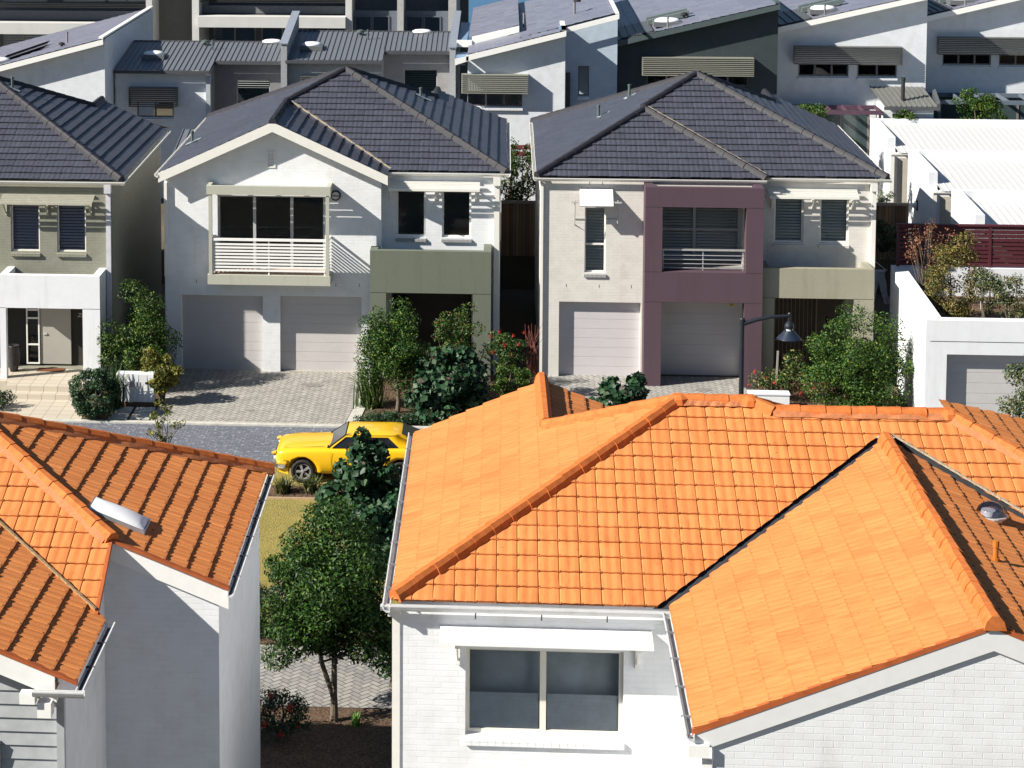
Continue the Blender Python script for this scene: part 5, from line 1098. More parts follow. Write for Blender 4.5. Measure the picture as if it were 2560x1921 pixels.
# the tree between the two orange roofed houses
def ctr(lst): return [(np.array(c), r) for c, r in lst]
cl = clumps((-3.1, 39.1, 2.7), (.98, 1.05, 1.32), 60, 1, (.18, .44), .2) + clumps((-3.95, 39.0, 1.9), (.7, .7, .7), 18, 2, (.3, .5)) + clumps((-2.5, 39.2, 1.75), (.75, .7, .7), 18, 3, (.3, .45))+ctr([((-3.45, 39.0, 4.0), .26), ((-3.0, 39.1, 4.1), .2), ((-4.15, 39, 2.9), .22), ((-2.55, 39, 3.75), .22), ((-4.55, 39, 2.0), .22)])
H = thing('tree', 'leafy green tree with a forked trunk standing between the two orange roofed houses', 'tree', (-3.13, 39.1, 0))
p, d = fill([(c, r*1.2) for c, r in cl], 46000, 4); leaves('crown', leafmat('leaf'), H, p, d, .082, GREEN, 5, 2.2)
m = MB(); b = Vector((-3.13, 39.1, 0)); m.tube([b-Vector((0, 0, .05)), b+Vector((.0, 0, .45)), b+Vector((-.03, 0, .6))], [.085, .065, .065], 10)
m.tube([b+Vector((-.02, 0, .5)), b+Vector((-.22, 0, 1.1)), b+Vector((-.45, 0, 2.2)), b+Vector((-.5, .1, 3.2))], [.05, .045, .03, .012], 8); m.tube([b+Vector((0, 0, .5)), b+Vector((.0, .05, 1.2)), b+Vector((.1, .1, 2.3)), b+Vector((.1, .1, 3.4))], [.06, .05, .035, .012], 8)
rnd = random.Random(2)
for c, r in cl[::5]:
    c = Vector(c); s = b+Vector((rnd.choice((-.3, .05)), .05, min(1.6, c.z-.3) if c.z > 1.2 else .9)); m.tube([s, s.lerp(c, .5)+Vector((0, 0, .1)), c], [.025, .016, .006], 5)
m.build('trunk', BARK(), H)
# broad leaved dark shrubs
HL = leafmat('glossy_leaf', .5, .3, .12)
plant('shrub', 'tall dark glossy broad leaved shrub growing in front of the yellow car', 'shrub', (-3.5, 50.4, 0), clumps((-3.25, 50.2, .95), (.72, .7, .85), 30, 11, (.25, .4), .3)+ctr([((-3.3, 50.2, 1.75), .3), ((-3.35, 50.2, 2.12), .16), ((-3.0, 50.2, 1.7), .26), ((-4.05, 50.0, .75), .28), ((-4.0, 49.9, .3), .4), ((-2.7, 49.9, .6), .45), ((-3.4, 49.7, .45), .45), ((-2.7, 50, 1.2), .3)]), 2300, .185, HIB, 12, HL, aspect=1.15, wts=[.3, .26, .26, .14, .04])
plant('shrub', 'dark broad leaved shrub behind the tree, close by the orange roof gutter', 'shrub', (-2.75, 46.6, 0), clumps((-2.75, 46.5, .95), (.75, .8, .85), 24, 13, (.28, .45), .3), 1900, .175, HIB, 14, HL, aspect=1.15, wts=[.3, .26, .26, .14, .04])
plant('shrub', 'large dark broad leaved shrub beside the kerb, behind the roof of the yellow car', 'shrub', (-1.55, 58.6, 0), clumps((-1.5, 58.6, 1.05), (1.05, .8, 1.0), 32, 15, (.25, .42), .35)+ctr([((-2.3, 58.4, .7), .35), ((-2.0, 58.3, .3), .35)]), 2100, .175, HIB, 16, HL, aspect=1.15, wts=[.3, .26, .26, .14, .04])
plant('shrub', 'dark broad leaved shrub rising behind the orange ridge, before the cream house drive', 'shrub', (3.1, 53.2, 0), clumps((3.1, 53.1, 2.0), (.9, .7, .85), 26, 17, (.25, .4), .35), 1200, .18, HIB, 18, HL, aspect=1.15, wts=[.3, .26, .26, .14, .04], nst=9)
# others, nearest the houses
plant('shrub', 'tall dense dark green shrub between the white porch and the gabled house', 'shrub', (-10.6, 61.3, 0), clumps((-10.55, 61.2, 1.35), (1.05, .8, 1.35), 74, 21, (.25, .40), .4)+ctr([((-10.75, 61.2, 2.9), .35), ((-10.2, 61.2, 2.6), .3), ((-10.9, 61.2, 3.1), .22), ((-9.6, 61.0, 1.6), .25)]), 9500, .07, GREEN+[(.13, .17, .025)], 22)
plant('shrub', 'yellow green narrow leaved shrub behind the letterbox pillar', 'shrub', (-9.75, 59.75, 0), clumps((-9.7, 59.75, 1.05), (.6, .45, .75), 24, 23, (.25, .42), .3), 1700, .13, CROT, 24, aspect=3.2)
plant('shrub', 'round clipped dark green ball shrub by the entry steps', 'shrub', (-11.36, 58.2, 0), clumps((-11.36, 58.2, .72), (.62, .55, .66), 70, 25, (.2, .28), .8), 4200, .075, DARKG+[(.06, .12, .03)], 26)
plant('shrub', 'small dark shrub at the left edge beside the entry steps', 'shrub', (-14.25, 58.9, 0), clumps((-14.25, 58.9, .28), (.5, .4, .3), 20, 27, (.3, .45), .5), 1000, .06, DARKG, 28)
plant('young_tree', 'slender sapling with sparse leaves rising over the rust brown ridge', 'tree', (-8.62, 53.3, 0), clumps((-8.6, 53.2, 1.35), (.62, .4, .75), 16, 29, (.2, .32), .4), 260, .10, CROT+[(.08, .12, .03)], 30, trunk=(.5, .028), aspect=2.6, nst=14)
plant('tree', 'small round green tree with a pale trunk at the edge of the herringbone drive', 'tree', (-2.95, 59.3, 0), clumps((-3.15, 59.6, 1.6), (1.0, .85, 1.15), 95, 31, (.22, .36), .15)+ctr([((-2.9, 59.6, 3.0), .28), ((-2.75, 59.6, 2.6), .35), ((-3.9, 59.5, 1.5), .25)]), 12000, .072, YGREEN+GREEN, 32, trunk=(.7, .06))
plant('shrub', 'green shrub with reddish tips in front of the sage green porch', 'shrub', (-1.35, 61.6, 0), clumps((-1.35, 61.6, 1.2), (.82, .6, 1.2), 60, 33, (.22, .36), .2)+ctr([((-1.0, 61.5, 2.5), .2), ((-.8, 61.5, 1.9), .22)]), 4600, .066, GREEN+[(.12, .15, .03), (.18, .06, .03)], 34, wts=[.22, .25, .22, .12, .12, .07])
H = plant('shrub', 'shrub with orange red flower heads left of the cream house', 'shrub', (.1, 60.9, 0), clumps((.1, 60.8, 1.5), (.6, .45, .6), 22, 35, (.25, .4), .4), 1300, .075, GREEN+[(.12, .15, .05)], 36)
flowers(H, [(-.35, 60.4, 1.95), (-.1, 60.4, 2.1), (.3, 60.4, 2.0), (.45, 60.4, 1.75), (.05, 60.35, 1.75), (-.3, 60.4, 1.5), (.25, 60.35, 1.45), (.6, 60.5, 2.05)], (.42, .05, .03), .065, 37)
plant('shrub', 'low bright green shrub under the orange red flowering shrub', 'shrub', (.25, 60.0, 0), clumps((.25, 60.0, .72), (.55, .45, .55), 26, 38, (.25, .4), .5), 1900, .07, YGREEN, 39)
H = thing('shrub', 'bare reddish stemmed shrub against the dark gap by the cream house', 'shrub', (.85, 61.2, 0)); m = MB(); rnd = random.Random(40)
for k in range(16): m.tube([(.85+rnd.uniform(-.1, .1), 61.2, 0), (.85+rnd.uniform(-.2, .2), 61.2+rnd.uniform(-.1, .1), 1.1), (.85+rnd.uniform(-.32, .32), 61.2+rnd.uniform(-.2, .2), rnd.uniform(1.6, 2.25))], [.014, .010, .004], 4)
m.build('stem', plain('red_brown_stem', (.22, .08, .06), .8), H)
tuft('grass_clump', 'spiky green grass clump at the edge of the herringbone drive', 'grass', (-3.75, 59.9, 0), 200, 1.15, .9, [(.06, .11, .025), (.10, .15, .03), (.03, .06, .015)], 41)
tuft('grass_clump', 'upright green grass clump between the ball shrub and the letterbox', 'grass', (-10.9, 59.1, 0), 130, 1.4, .5, [(.05, .10, .02), (.08, .13, .03), (.03, .06, .015)], 42)
for k, (x, y, lab) in enumerate(((-5.45, 52.2, 'ragged strappy plant under the bumper of the yellow car'), (-4.75, 52.3, 'small strappy plant beside the front wheel of the yellow car'))): tuft('bed_plant', lab, 'plant', (x, y, 0), 90, .45, .5, [(.05, .085, .02), (.12, .11, .04), (.03, .05, .015)], 43+k)
plant('ground_cover', 'low dark green hedge along the kerb beside the drive', 'hedge', (-2.8, 58.3, 0), clumps((-2.8, 58.25, .12), (1.25, .26, .2), 60, 46, (.5, .8), .2), 3000, .06, DARKG+[(.05, .10, .03)], 47)
plant('shrub', 'rounded dark green hedge at the far side of the paved path, left of the tree', 'hedge', (-4.9, 43.3, 0), clumps((-4.9, 43.2, .55), (.7, .5, .5), 40, 48, (.3, .4), .6), 2600, .06, DARKG, 49)
plant('shrub', 'thin leafy shrub right of the tree beside the white wall', 'shrub', (-2.1, 40.7, 0), clumps((-2.05, 40.7, .75), (.4, .4, .65), 16, 50, (.3, .5), .3), 800, .09, DARKG+GREEN, 51)
H = plant('shrub', 'dark shrub with dull red flowers in the shade below the tree', 'shrub', (-4.05, 38.2, 0), clumps((-4.05, 38.2, .5), (.55, .5, .45), 22, 52, (.28, .4), .4), 1500, .06, DARKG, 53)
flowers(H, [(-4.2, 37.9, 1.0), (-4.45, 37.9, .8), (-3.85, 37.9, .78), (-3.7, 37.9, .45), (-4.3, 37.75, .5), (-4.0, 37.75, .35)], (.55, .05, .04), .07, 54)
H = plant('shrub', 'green shrub with a few red blooms just left of the tree crown', 'shrub', (-4.85, 44.4, 0), clumps((-4.6, 45.0, .75), (.5, .45, .45), 18, 55, (.28, .4), .4), 1200, .085, GREEN, 56)
H = plant('rose_bush', 'loose rose bush with small red flowers below the street lamp shade', 'shrub', (8.0, 61.4, 0), clumps((8.0, 61.3, .55), (.9, .5, .45), 26, 57, (.25, .45), .3)+ctr([((8.3, 61.3, 1.2), .28), ((8.35, 61.3, .95), .3), ((7.3, 61.2, .6), .25)]), 1500, .075, GREEN+[(.20, .20, .06), (.12, .08, .05)], 58)
flowers(H, [(7.15, 60.9, .95), (7.45, 60.9, .75), (7.7, 60.8, .65), (8.5, 60.8, .9), (8.8, 60.9, .5), (8.45, 60.8, .35), (7.0, 60.9, .55)], (.60, .06, .05), .06, 59)
plant('shrub', 'big bright green bush against the white garage wall', 'shrub', (10.0, 60.3, 0), clumps((10.0, 60.3, 1.2), (1.5, .85, 1.4), 170, 60, (.22, .36), .15)+ctr([((9.7, 60.2, 2.85), .35), ((10.1, 60.2, 2.6), .4), ((9.0, 60.2, 1.9), .35), ((10.7, 60.2, 2.5), .38), ((11.0, 60.2, 1.4), .4), ((10.9, 60.1, .7), .45), ((8.8, 60.2, .9), .45)]), 18000, .074, YGREEN+[(.034, .085, .015), (.045, .105, .018)], 61)
plant('shrub', 'tall narrow shrub at the right edge in front of the grey garage door', 'shrub', (13.1, 54.0, 0), clumps((13.1, 54.0, 1.9), (.55, .5, 1.7), 40, 62, (.35, .5), .4), 2600, .085, [(.05, .09, .03), (.14, .13, .04), (.03, .06, .02), (.10, .12, .05)], 63)
plant('shrub', 'bushy gold and green shrub in the white planter', 'shrub', (12.8, 61.3, 2.35), clumps((12.75, 61.4, 3.5), (.78, .6, 1.15), 66, 64, (.25, .36), .5)+ctr([((13.1, 61.4, 4.75), .25), ((12.95, 61.4, 4.6), .3)]), 4600, .07, AUT, 65)
plant('shrub', 'sparse twiggy shrub with rust red leaves behind the gold one', 'shrub', (12.35, 63.2, 2.35), clumps((12.35, 63.2, 4.3), (.65, .5, 1.05), 30, 66, (.25, .4), .3), 420, .065, [(.22, .085, .045), (.28, .14, .07), (.15, .06, .035)], 67, nst=26, stem_r=.018)
plant('shrub', 'small grey green shrub in the middle of the white planter', 'shrub', (13.6, 60.9, 2.35), clumps((13.6, 60.9, 3.35), (.38, .35, .7), 20, 68, (.35, .5), .4), 1000, .07, [(.08, .11, .04), (.16, .16, .06), (.04, .07, .025)], 69)
plant('shrub', 'grey green shrub at the right end of the white planter', 'shrub', (14.25, 60.6, 2.35), clumps((14.25, 60.6, 3.3), (.42, .4, .7), 22, 70, (.35, .5), .4), 1100, .07, [(.08, .11, .04), (.18, .17, .06), (.04, .07, .025)], 71)
G = 'garden trees behind the slate roofed houses'
plant('tree', 'dark green tree above the paling fence between the slate roofed houses', 'tree', (.55, 76.2, 1.25), clumps((.5, 76, 3.7), (.95, .8, 1.3), 44, 72, (.25, .38), .45), 3600, .09, GREEN+[(.12, .13, .03)], 73, trunk=(1.4, .07), group=G)
plant('tree', 'yellow green tree peeking over the right slope of the cream house roof', 'tree', (11.2, 79.3, 1.25), clumps((11.2, 79.3, 5.0), (.85, .7, .95), 34, 74, (.25, .38), .45), 2200, .095, YGREEN, 75, trunk=(2.6, .07), group=G)
plant('tree', 'small tree top poking up in front of the annexe', 'tree', (15.3, 83.0, 1.25), clumps((15.25, 83.0, 4.7), (.6, .4, .7), 18, 76, (.28, .4), .4), 900, .09, YGREEN+[(.05, .07, .03)], 77, trunk=(3, .06), group=G)
plant('tree', 'round yellow green tree in front of the blue grey pergola', 'tree', (18.0, 83.4, 1.25), clumps((18.0, 83.4, 5.0), (1.1, .6, 1.1), 40, 78, (.25, .36), .5), 3000, .09, YGREEN, 79, trunk=(2.8, .07), group=G)
plant('shrub', 'dark shrub with reddish leaves in the gap beside the maroon fence', 'shrub', (12.4, 71, 1.6), clumps((12.45, 70.5, 2.95), (.5, .4, .55), 22, 80, (.28, .4), .4), 1300, .08, DARKG+[(.10, .05, .03), (.08, .09, .03)], 81)
plant('shrub', 'dark leafy shrub low in the gap behind the cream house', 'shrub', (11.9, 76.5, 1.25), clumps((12.0, 76, 4.7), (.45, .4, .5), 18, 82, (.28, .4), .4), 900, .09, DARKG, 83, nst=8)
plant('shrub', 'pale spiky plant behind the short paling fence', 'shrub', (13.3, 76.0, 1.25), clumps((13.35, 76, 3.2), (.25, .25, .3), 8, 84, (.4, .6), .3), 240, .12, [(.30, .32, .22), (.2, .24, .14)], 85, aspect=4)
tuft('bed_plant', 'small green plant in the bark bed at the foot of the tree', 'plant', (-2.7, 38.9, 0), 30, .3, .2, [(.10, .2, .04)], 86)

# ------------------------------------------------------------------ the yellow car
def car(x0, yn):
    """two-door coupe, nose towards -x; x0 front bumper, yn near side"""
    H = thing('parked_car', 'bright yellow two-door coupe parked on the grass verge behind the dark shrub', 'car', (x0+2.1, yn+.82, 0))
    YEL = plain('yellow_car_paint', (.80, .465, .012), .28, var=.01, spec=.5, coat=.6); BLK = plain('black_trim', (.015, .015, .017), .45); CHR = plain('chrome', (.75, .75, .76), .12, metal=1)
    yc = yn+.82
    # stations: x offset, underside z, shoulder z, centre (bonnet / deck) z, half width at sill, half width max
    stn = [(.02, .50, .70, .72, .58, .64), (.05, .40, .79, .82, .67, .72), (.22, .30, .835, .875, .715, .765), (.60, .24, .865, .915, .745, .80), (1.05, .20, .875, .93, .76, .815), (1.38, .20, .885, .955, .765, .82), (1.9, .19, .885, .95, .77, .825), (2.6, .19, .90, .96, .77, .825), (3.1, .20, .925, .985, .765, .82), (3.5, .24, .92, .98, .75, .81), (3.95, .30, .88, .935, .72, .78), (4.18, .36, .83, .87, .68, .73), (4.22, .46, .72, .76, .62, .66)]
    secs = []
    for dx, zb, zs, zc, hb, hw in stn:
        x = x0+dx; zm = zb+(zs-zb)*.5
        half = [(hb*.8, zb), (hb, zb+.05), (hw-.005, zb+(zs-zb)*.35), (hw, zb+(zs-zb)*.6), (hw-.012, zs-.06), (hw-.045, zs-.012), (hw-.11, zs+.015), (hw*.55, zc-.012), (hw*.25, zc)]
        secs.append([Vector((x, yc-h, z)) for h, z in half]+[Vector((x, yc+h, z)) for h, z in half[::-1]])
    m = MB(); n = len(secs[0])
    for i in range(len(secs)-1):
        for k in range(n): m.face([secs[i][k], secs[i][(k+1) % n], secs[i+1][(k+1) % n], secs[i+1][k]])
    m.face(secs[0][::-1]); m.face(secs[-1])
    me = m.mesh('body', merge=True); bm = bmesh.new(); bm.from_mesh(me); bmesh.ops.recalc_face_normals(bm, faces=bm.faces); bm.to_mesh(me); bm.free()
    body = link('body', me, YEL, H, smooth=True)
    sub = body.modifiers.new('s', 'SUBSURF'); sub.levels = sub.render_levels = 1
    fw, rw, wr = .73, 3.20, .305; off = BASE[H.name]
    cut = MB()
    for dx in (fw, rw):
        for s in (-1, 1): cut.tube([(x0+dx, yc+s*.52, .315), (x0+dx, yc+s*1.0, .315)], .37, 24)
    cme = cut.mesh('cut', merge=True); cme.transform(Matrix.Translation(-off)); bm = bmesh.new(); bm.from_mesh(cme); bmesh.ops.recalc_face_normals(bm, faces=bm.faces); bm.to_mesh(cme); bm.free()
    co = bpy.data.objects.new('cut', cme); COL.objects.link(co); co.parent = H
    bo = body.modifiers.new('b', 'BOOLEAN'); bo.operation = 'DIFFERENCE'; bo.object = co; bo.solver = 'EXACT'
    bpy.context.view_layer.update(); dg = bpy.context.evaluated_depsgraph_get()
    nm = bpy.data.meshes.new_from_object(body.evaluated_get(dg)); body.modifiers.clear(); body.data = nm; bpy.data.objects.remove(co)
    if 'UVMap' not in nm.uv_layers: nm.uv_layers.new(name='UVMap')
    # greenhouse: roof skin and pillars in body colour, glass set in
    def gh(t, s):   # belt and roof outlines, s = side sign
        return Vector(t) 
    zb = lambda dx: .90+.03*(dx-1.3)/2
    A = lambda s: Vector((x0+1.38, yc+s*.70, .905)); B = lambda s: Vector((x0+1.82, yc+s*.585, 1.215)); C = lambda s: Vector((x0+3.12, yc+s*.585, 1.225)); D = lambda s: Vector((x0+3.76, yc+s*.66, .955))
    r = MB()
    def grid(P00, P10, P01, P11, bulge, nu=8, nv=8, crown=None):
        for i in range(nu):
            for j in range(nv):
                def q(u, v):
                    p = P00.lerp(P10, u).lerp(P01.lerp(P11, u), v); b = bulge*(1-(2*u-1)**2)**.5*(1-(2*v-1)**2)**.5 if True else 0
                    return p+(crown or Vector((0, 0, 1)))*b
                r.face([q(i/nu, j/nv), q((i+1)/nu, j/nv), q((i+1)/nu, (j+1)/nv), q(i/nu, (j+1)/nv)])
    grid(B(-1), C(-1), B(1), C(1), .055)
    for s in (-1, 1):
        def sd(p, q_): return p.lerp(q_, .0)
        a, b, c, d = A(s), B(s), C(s), D(s); up = .06
        top = b.lerp(c, 0)
        # roof rail, A pillar, C pillar, belt strip
        b2 = b+Vector((-.005, s*.035, -.055)); c2 = c+Vector((-.24, s*.035, -.06)); a2 = a+Vector((.10, 0, .0)); d2 = d+Vector((-.62, s*.035, -.015)); 
        r.face([b, c, c2, b2]); r.face([a, b, b2, a2]); r.face([c, d, d2, c2])
    grid(C(-1), D(-1), C(1), D(1), .03, crown=Vector((.4, 0, .9)))
    o = r.build('roof', YEL, H, smooth=True)
    g = MB()
    for s in (-1, 1):
        a, b, c, d = A(s), B(s), C(s), D(s); b2 = b+Vector((-.005, s*.030, -.055)); c2 = c+Vector((-.24, s*.030, -.06)); a2 = a+Vector((.10, -s*.005, .0)); d2 = d+Vector((-.62, s*.030, -.015))
        g = MB(); g.face([a2, b2, c2, d2]); gl = plain('dark_car_glass', (.012, .014, .016), .06, spec=.7); g.build('side_window', gl, H)
    g = MB(); g.face([A(-1)+Vector((0, .03, .012)), A(1)+Vector((0, -.03, .012)), B(1)+Vector((-.03, -.03, .0)), B(-1)+Vector((-.03, .03, .0))]); g.build('windscreen', gl, H)
    g = MB(); c0, c1, d0, d1 = C(-1), C(1), D(-1), D(1); k = Vector((.02, 0, .05))
    g.face([c0.lerp(d0, .12)+k+Vector((0, .10, 0)), c1.lerp(d1, .12)+k-Vector((0, .10, 0)), c1.lerp(d1, .9)+k-Vector((0, .12, 0)), c0.lerp(d0, .9)+k+Vector((0, .12, 0))]); g.build('rear_window', gl, H)
    t = MB()
    for s in (-1, 1):
        a, b, c, d = A(s), B(s), C(s), D(s); b2 = b+Vector((-.005, s*.037, -.055)); c2 = c+Vector((-.24, s*.037, -.06)); a2 = a+Vector((.10, s*.006, .0)); d2 = d+Vector((-.62, s*.037, -.015))
        for p, q_ in ((a2, b2), (b2, c2), (c2, d2), (d2, a2)): t.bar(p, q_, .018, .022)
        mid0, mid1 = b2.lerp(c2, .62), a2.lerp(d2, .60); t.bar(mid0, mid1, .03, .02)
        t.bar(A(s)+Vector((0, 0, .01)), B(s)+Vector((-.02, 0, .0)), .022, .022)
    t.bar(A(-1)+Vector((-.02, 0, .01)), A(1)+Vector((-.02, 0, .01)), .03, .02); t.build('window_trim', BLK, H)
    # lamps, grille, bumper
    MB().box(x0-.015, x0+.04, yc-.52, yc+.52, .50, .66).build('grille', BLK, H)
    for s in (-1, 1):
        q = MB(); q.tube([(x0+.08, yc+s*.585, .60), (x0-.02, yc+s*.585, .60)], [.095, .088], 16); q.build('headlight', plain('headlight_glass', (.55, .55, .55), .1, spec=.8), H)
        q = MB(); q.tube([(x0+.05, yc+s*.64, .75), (x0-.06, yc+s*.64, .725)], [.05, .035], 10); q.build('indicator', plain('amber_lens', (.75, .40, .05), .2), H)
    q = MB(); pts = [(x0+.30, yc-.80, .44), (x0+.10, yc-.77, .44), (x0-.035, yc-.62, .44), (x0-.06, yc, .44), (x0-.035, yc+.62, .44), (x0+.10, yc+.77, .44), (x0+.30, yc+.80, .44)]
    for i in range(6): q.bar(pts[i], pts[i+1], .05, .11)
    q.build('bumper', CHR, H)
    q = MB(); pts = [(x0+3.95, yc-.79, .46), (x0+4.2, yc-.72, .46), (x0+4.27, yc, .46), (x0+4.2, yc+.72, .46), (x0+3.95, yc+.79, .46)]
    for i in range(4): q.bar(pts[i], pts[i+1], .05, .11)
    q.build('rear_bumper', CHR, H)
    q = MB(); q.prism([(x0+.02, yc-.70, .40), (x0+.36, yc-.78, .40), (x0+.36, yc-.76, .22), (x0+.12, yc-.68, .26)], (0, 1.48, 0)); q.build('front_apron', YEL, H)
    # bonnet shut lines and badge script, wiper, door gap
    q = MB()
    for s in (-1, 1): q.bar((x0+.25, yc+s*.60, .853), (x0+1.27, yc+s*.63, .923), .008, .006)
    for s in (-1, 1): q.box(x0+1.45, x0+1.456, yc+s*.826-.002, yc+s*.826+.002, .30, .84); q.box(x0+2.66, x0+2.666, yc+s*.826-.002, yc+s*.826+.002, .32, .86)
    q.build('shut_line', BLK, H)
    q = MB(); rnd = random.Random(6)
    for k in range(10):
        if k == 6: continue
        q.prism([(x0+.24+k*.026, yc-.789-.006*k/4, .565), (x0+.252+k*.026, yc-.789-.006*k/4, .565), (x0+.258+k*.026, yc-.789-.006*k/4, .565+rnd.choice((.03, .045))), (x0+.246+k*.026, yc-.789-.006*k/4, .60)], (0, -.012, 0))
    q.build('badge', BLK, H)
    for dx in (fw, rw):
        for s in (-1, 1):
            c = Vector((x0+dx, yc+s*.70, wr)); w = thing_part = MB()
            ring = [(.0, .0)]
            m = MB(); prof = [(-.09, .20), (-.10, .26), (-.085, .295), (-.03, .305), (.03, .305), (.085, .295), (.10, .26), (.09, .20)]
            N_ = 32
            for i in range(N_):
                for k in range(len(prof)):
                    (ya, ra), (yb, rb_) = prof[k], prof[(k+1) % len(prof)]
                    P = lambda y, r, t: c+Vector((r*math.cos(t), y, r*math.sin(t))); t0, t1 = 2*math.pi*i/N_, 2*math.pi*(i+1)/N_
                    m.face([P(ya, ra, t0), P(ya, ra, t1), P(yb, rb_, t1), P(yb, rb_, t0)])
            tyre = m.build('wheel', plain('tyre_rubber', (.02, .02, .021), .75), H, smooth=True)
            o_ = s*.075
            m = MB(); m.tube([c+Vector((0, s*.03, 0)), c+Vector((0, s*.035, 0))], .205, 28); m.build('wheel_back', BLK, tyre)
            m = MB()
            for i in range(28):
                t0, t1 = 2*math.pi*i/28, 2*math.pi*(i+1)/28
                P = lambda r, t, y: c+Vector((r*math.cos(t), y, r*math.sin(t)))
                m.face([P(.21, t0, o_*1.2), P(.21, t1, o_*1.2), P(.185, t1, o_*1.1), P(.185, t0, o_*1.1)]); m.face([P(.185, t0, o_*1.1), P(.185, t1, o_*1.1), P(.18, t1, o_*.5), P(.18, t0, o_*.5)])
            for k in range(5):
                t = 2*math.pi*k/5+.3+math.pi/2; u = Vector((math.cos(t), 0, math.sin(t))); sdv = Vector((-u.z, 0, u.x))
                m.prism([c+u*.03-sdv*.022+Vector((0, o_, 0)), c+u*.185-sdv*.034+Vector((0, o_, 0)), c+u*.185+sdv*.034+Vector((0, o_, 0)), c+u*.03+sdv*.022+Vector((0, o_, 0))], (0, -s*.02, 0))
            m.tube([c+Vector((0, s*.05, 0)), c+Vector((0, s*.095, 0))], [.045, .03], 14); m.build('rim', plain('silver_rim', (.42, .42, .43), .3, metal=.35), tyre)
    return H
car(-5.76, 52.93)

# ------------------------------------------------------------------ street furniture and small things
H = thing('street_lamp', 'black street lamp with bell shade on a curved arm beside the plum frame', 'lamp', (5.97, 53.6, 0))
NAVY = plain('blue_black_paint', (.012, .015, .024), .4, spec=.5)
m = MB(); m.tube([(5.97, 53.6, 0), (5.97, 53.6, 4.2)], [.075, .055], 14); m.tube([(5.97, 53.6, 4.1), (5.97, 53.6, 4.26)], .065, 14); m.lathe((5.97, 53.6, 4.26), [(.065, 0), (.05, .03), (0, .045)], 12); m.build('pole', NAVY, H, smooth=False)
m = MB(); m.tube([(6.0, 53.6, 4.14), (6.3, 53.6, 4.24), (6.65, 53.6, 4.32), (7.12, 53.6, 4.36)], [.06, .052, .044, .036], 12); m.tube([(7.13, 53.6, 4.18), (7.13, 53.6, 4.42)], .032, 12); m.lathe((7.13, 53.6, 4.42), [(.032, 0), (.02, .02), (0, .025)], 10); m.build('arm', NAVY, H)
m = MB(); m.lathe((7.13, 53.6, 3.78), [(.31, 0), (.30, .01), (.20, .12), (.125, .20), (.115, .215), (.105, .205), (.18, .11), (.285, -.005), (.31, 0)], 32); sh_ = m.build('lamp_shade', plain('blue_black_shade', (.016, .024, .045), .35, spec=.5), H, smooth=True)
m = MB(); m.tube([(7.13, 53.6, 3.99), (7.13, 53.6, 4.055)], .10, 24); m.build('lamp_glass', plain('opal_band', (.60, .62, .60), .3), sh_)
m = MB()
for k in range(4): t = k*math.pi/2+.5; m.box(7.13+.104*math.cos(t)-.012, 7.13+.104*math.cos(t)+.012, 53.6+.104*math.sin(t)-.012, 53.6+.104*math.sin(t)+.012, 3.99, 4.055)
m.lathe((7.13, 53.6, 4.05), [(.118, 0), (.118, .06), (.10, .12), (.05, .165), (.02, .18), (0, .18)], 24); m.build('lamp_cap', NAVY, H, smooth=False)
H = thing('letterbox_pillar', 'white brick letterbox pillar on a dark brick footing beside the drive', 'letterbox', (-10.41, 59.5, 0))
MB().box(-10.95, -9.88, 59.4, 59.75, .14, .94).build('wall', WHITE_BRICK(), H); MB().box(-10.97, -9.86, 59.385, 59.77, 0, .14).build('footing', brick('dark_brown_brick', (.13, .075, .05), 1.8), H)
MB().box(-10.60, -10.27, 59.385, 59.41, .58, .72).build('letter_slot', plain('zinc_plate', (.40, .41, .42), .35), H); MB().box(-10.12, -10.03, 59.39, 59.41, .66, .72).build('number_plate', DARKIN(), H)
H = thing('low_wall', 'low white wall end beside the rose bush, half hidden by the orange ridge', 'wall', (7.5, 60.5, 0))
m = MB(); m.box(6.95, 8.08, 60.4, 60.75, 0, .40); m.build('wall', WHITE_BRICK(), H); MB().box(6.93, 8.10, 60.38, 60.77, .40, .44).build('coping', WREND, H)
H = thing('garden_stake', 'grey timber stake leaning beside the rose bush', 'post', (7.8, 61.15, 0)); MB().bar((7.78, 61.15, 0), (7.83, 61.15, 1.48), .05, .05).build('stake', plain('grey_timber_stake', (.30, .28, .25), .85), H)
H = thing('planter_urn', 'stone urn of spiky leaves on a square pedestal under the khaki porch', 'urn', (7.72, 63.2, .06))
m = MB(); m.box(7.56, 7.88, 63.04, 63.36, .06, .16); m.box(7.59, 7.85, 63.07, 63.33, .16, .62); m.box(7.55, 7.89, 63.03, 63.37, .62, .70); STN = plain('cream_stone', (.50, .45, .35), .8, var=.08); m.build('pedestal', STN, H)
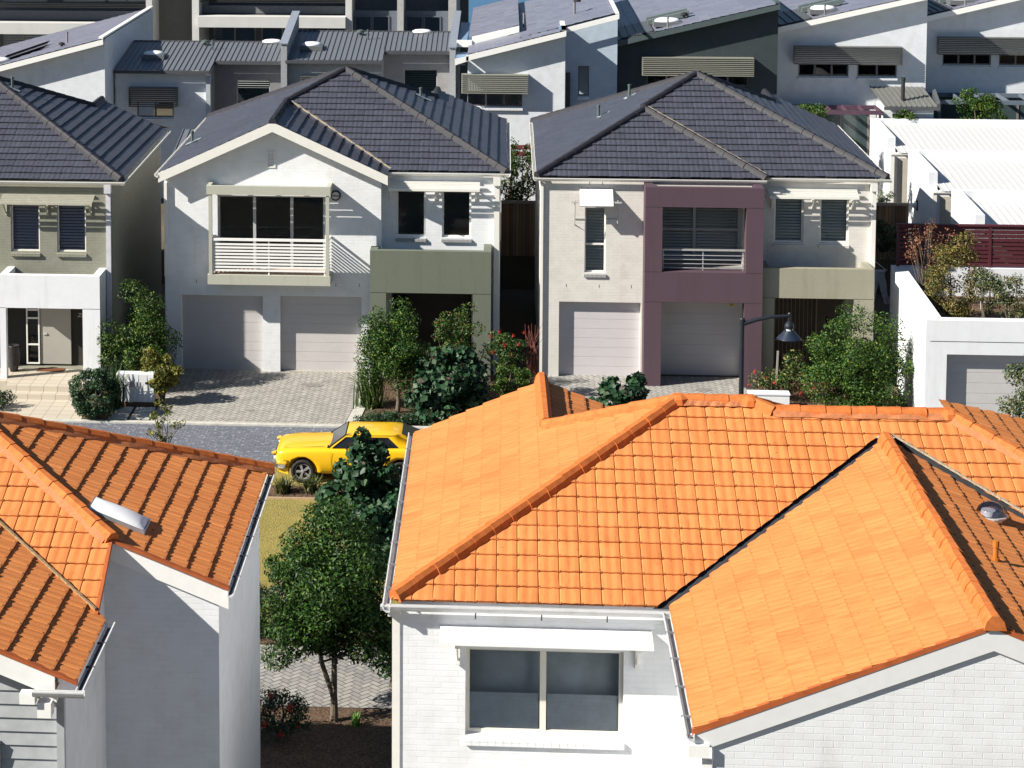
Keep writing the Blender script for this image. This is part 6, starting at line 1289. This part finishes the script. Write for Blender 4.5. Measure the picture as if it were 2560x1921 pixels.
m = MB(); m.lathe((7.72, 63.2, .70), [(.11, 0), (.10, .04), (.045, .08), (.04, .16), (.10, .22), (.145, .30), (.16, .40), (.19, .44), (.17, .45), (0, .42)], 20); m.build('urn', STN, H, smooth=True)
rnd = random.Random(70); m = MB()
for k in range(34): a = rnd.uniform(0, 6.28); s = rnd.uniform(.08, .25); m.face([(7.72-.01, 63.2, 1.12), (7.72+.01, 63.2, 1.12), (7.72+s*math.cos(a), 63.2+s*math.sin(a), 1.12+rnd.uniform(.15, .4))], (.04, .05, .02))
m.build('leaves', leafmat('leaf'), H)
H = thing('trousers', 'pair of grey trousers hanging on a line in the gap by the white garage', 'clothing', (11.46, 66, 1.75)); m = MB()
for k, (xa, dxb) in enumerate(((11.36, -.10), (11.56, .16))):
    n = 10
    rings = []
    for i in range(n+1):
        t = i/n; w = .115-.035*t; cx = xa+dxb*t**1.1; z = 2.5-.75*t
        rings.append([Vector((cx+w*math.cos(a)*(1+.08*math.sin(3*a+t*9)), 66+.05*math.sin(a)+.02*math.sin(t*7), z)) for a in [2*math.pi*j/12 for j in range(12)]])
    for i in range(n):
        for j in range(12): m.face([rings[i][j], rings[i][(j+1) % 12], rings[i+1][(j+1) % 12], rings[i+1][j]])
rings = [[Vector((11.46+(.20-.02*q)*math.cos(a), 66+.05*math.sin(a), 2.47+.30*q)) for a in [2*math.pi*j/14 for j in range(14)]] for q in (0, .5, 1)]
for i in range(2):
    for j in range(14): m.face([rings[i][j], rings[i][(j+1) % 14], rings[i+1][(j+1) % 14], rings[i+1][j]])
m.build('legs', plain('grey_denim', (.42, .44, .50), .85, var=.1, nscale=12), H, smooth=True); MB().box(11.26, 11.66, 65.945, 66.055, 2.735, 2.775).build('waistband', plain('grey_denim_band', (.46, .48, .53), .85), H)
H = thing('clothes_line', 'thin folding clothes line bracket in the gap by the white garage', 'clothesline', (11.2, 66, 2.8)); m = MB(); m.tube([(10.98, 66, 2.80), (11.72, 66, 2.80)], .008, 5); m.tube([(10.98, 66, 3.35), (11.65, 66, 2.82)], .010, 5); m.build('frame', WHITEM(), H)
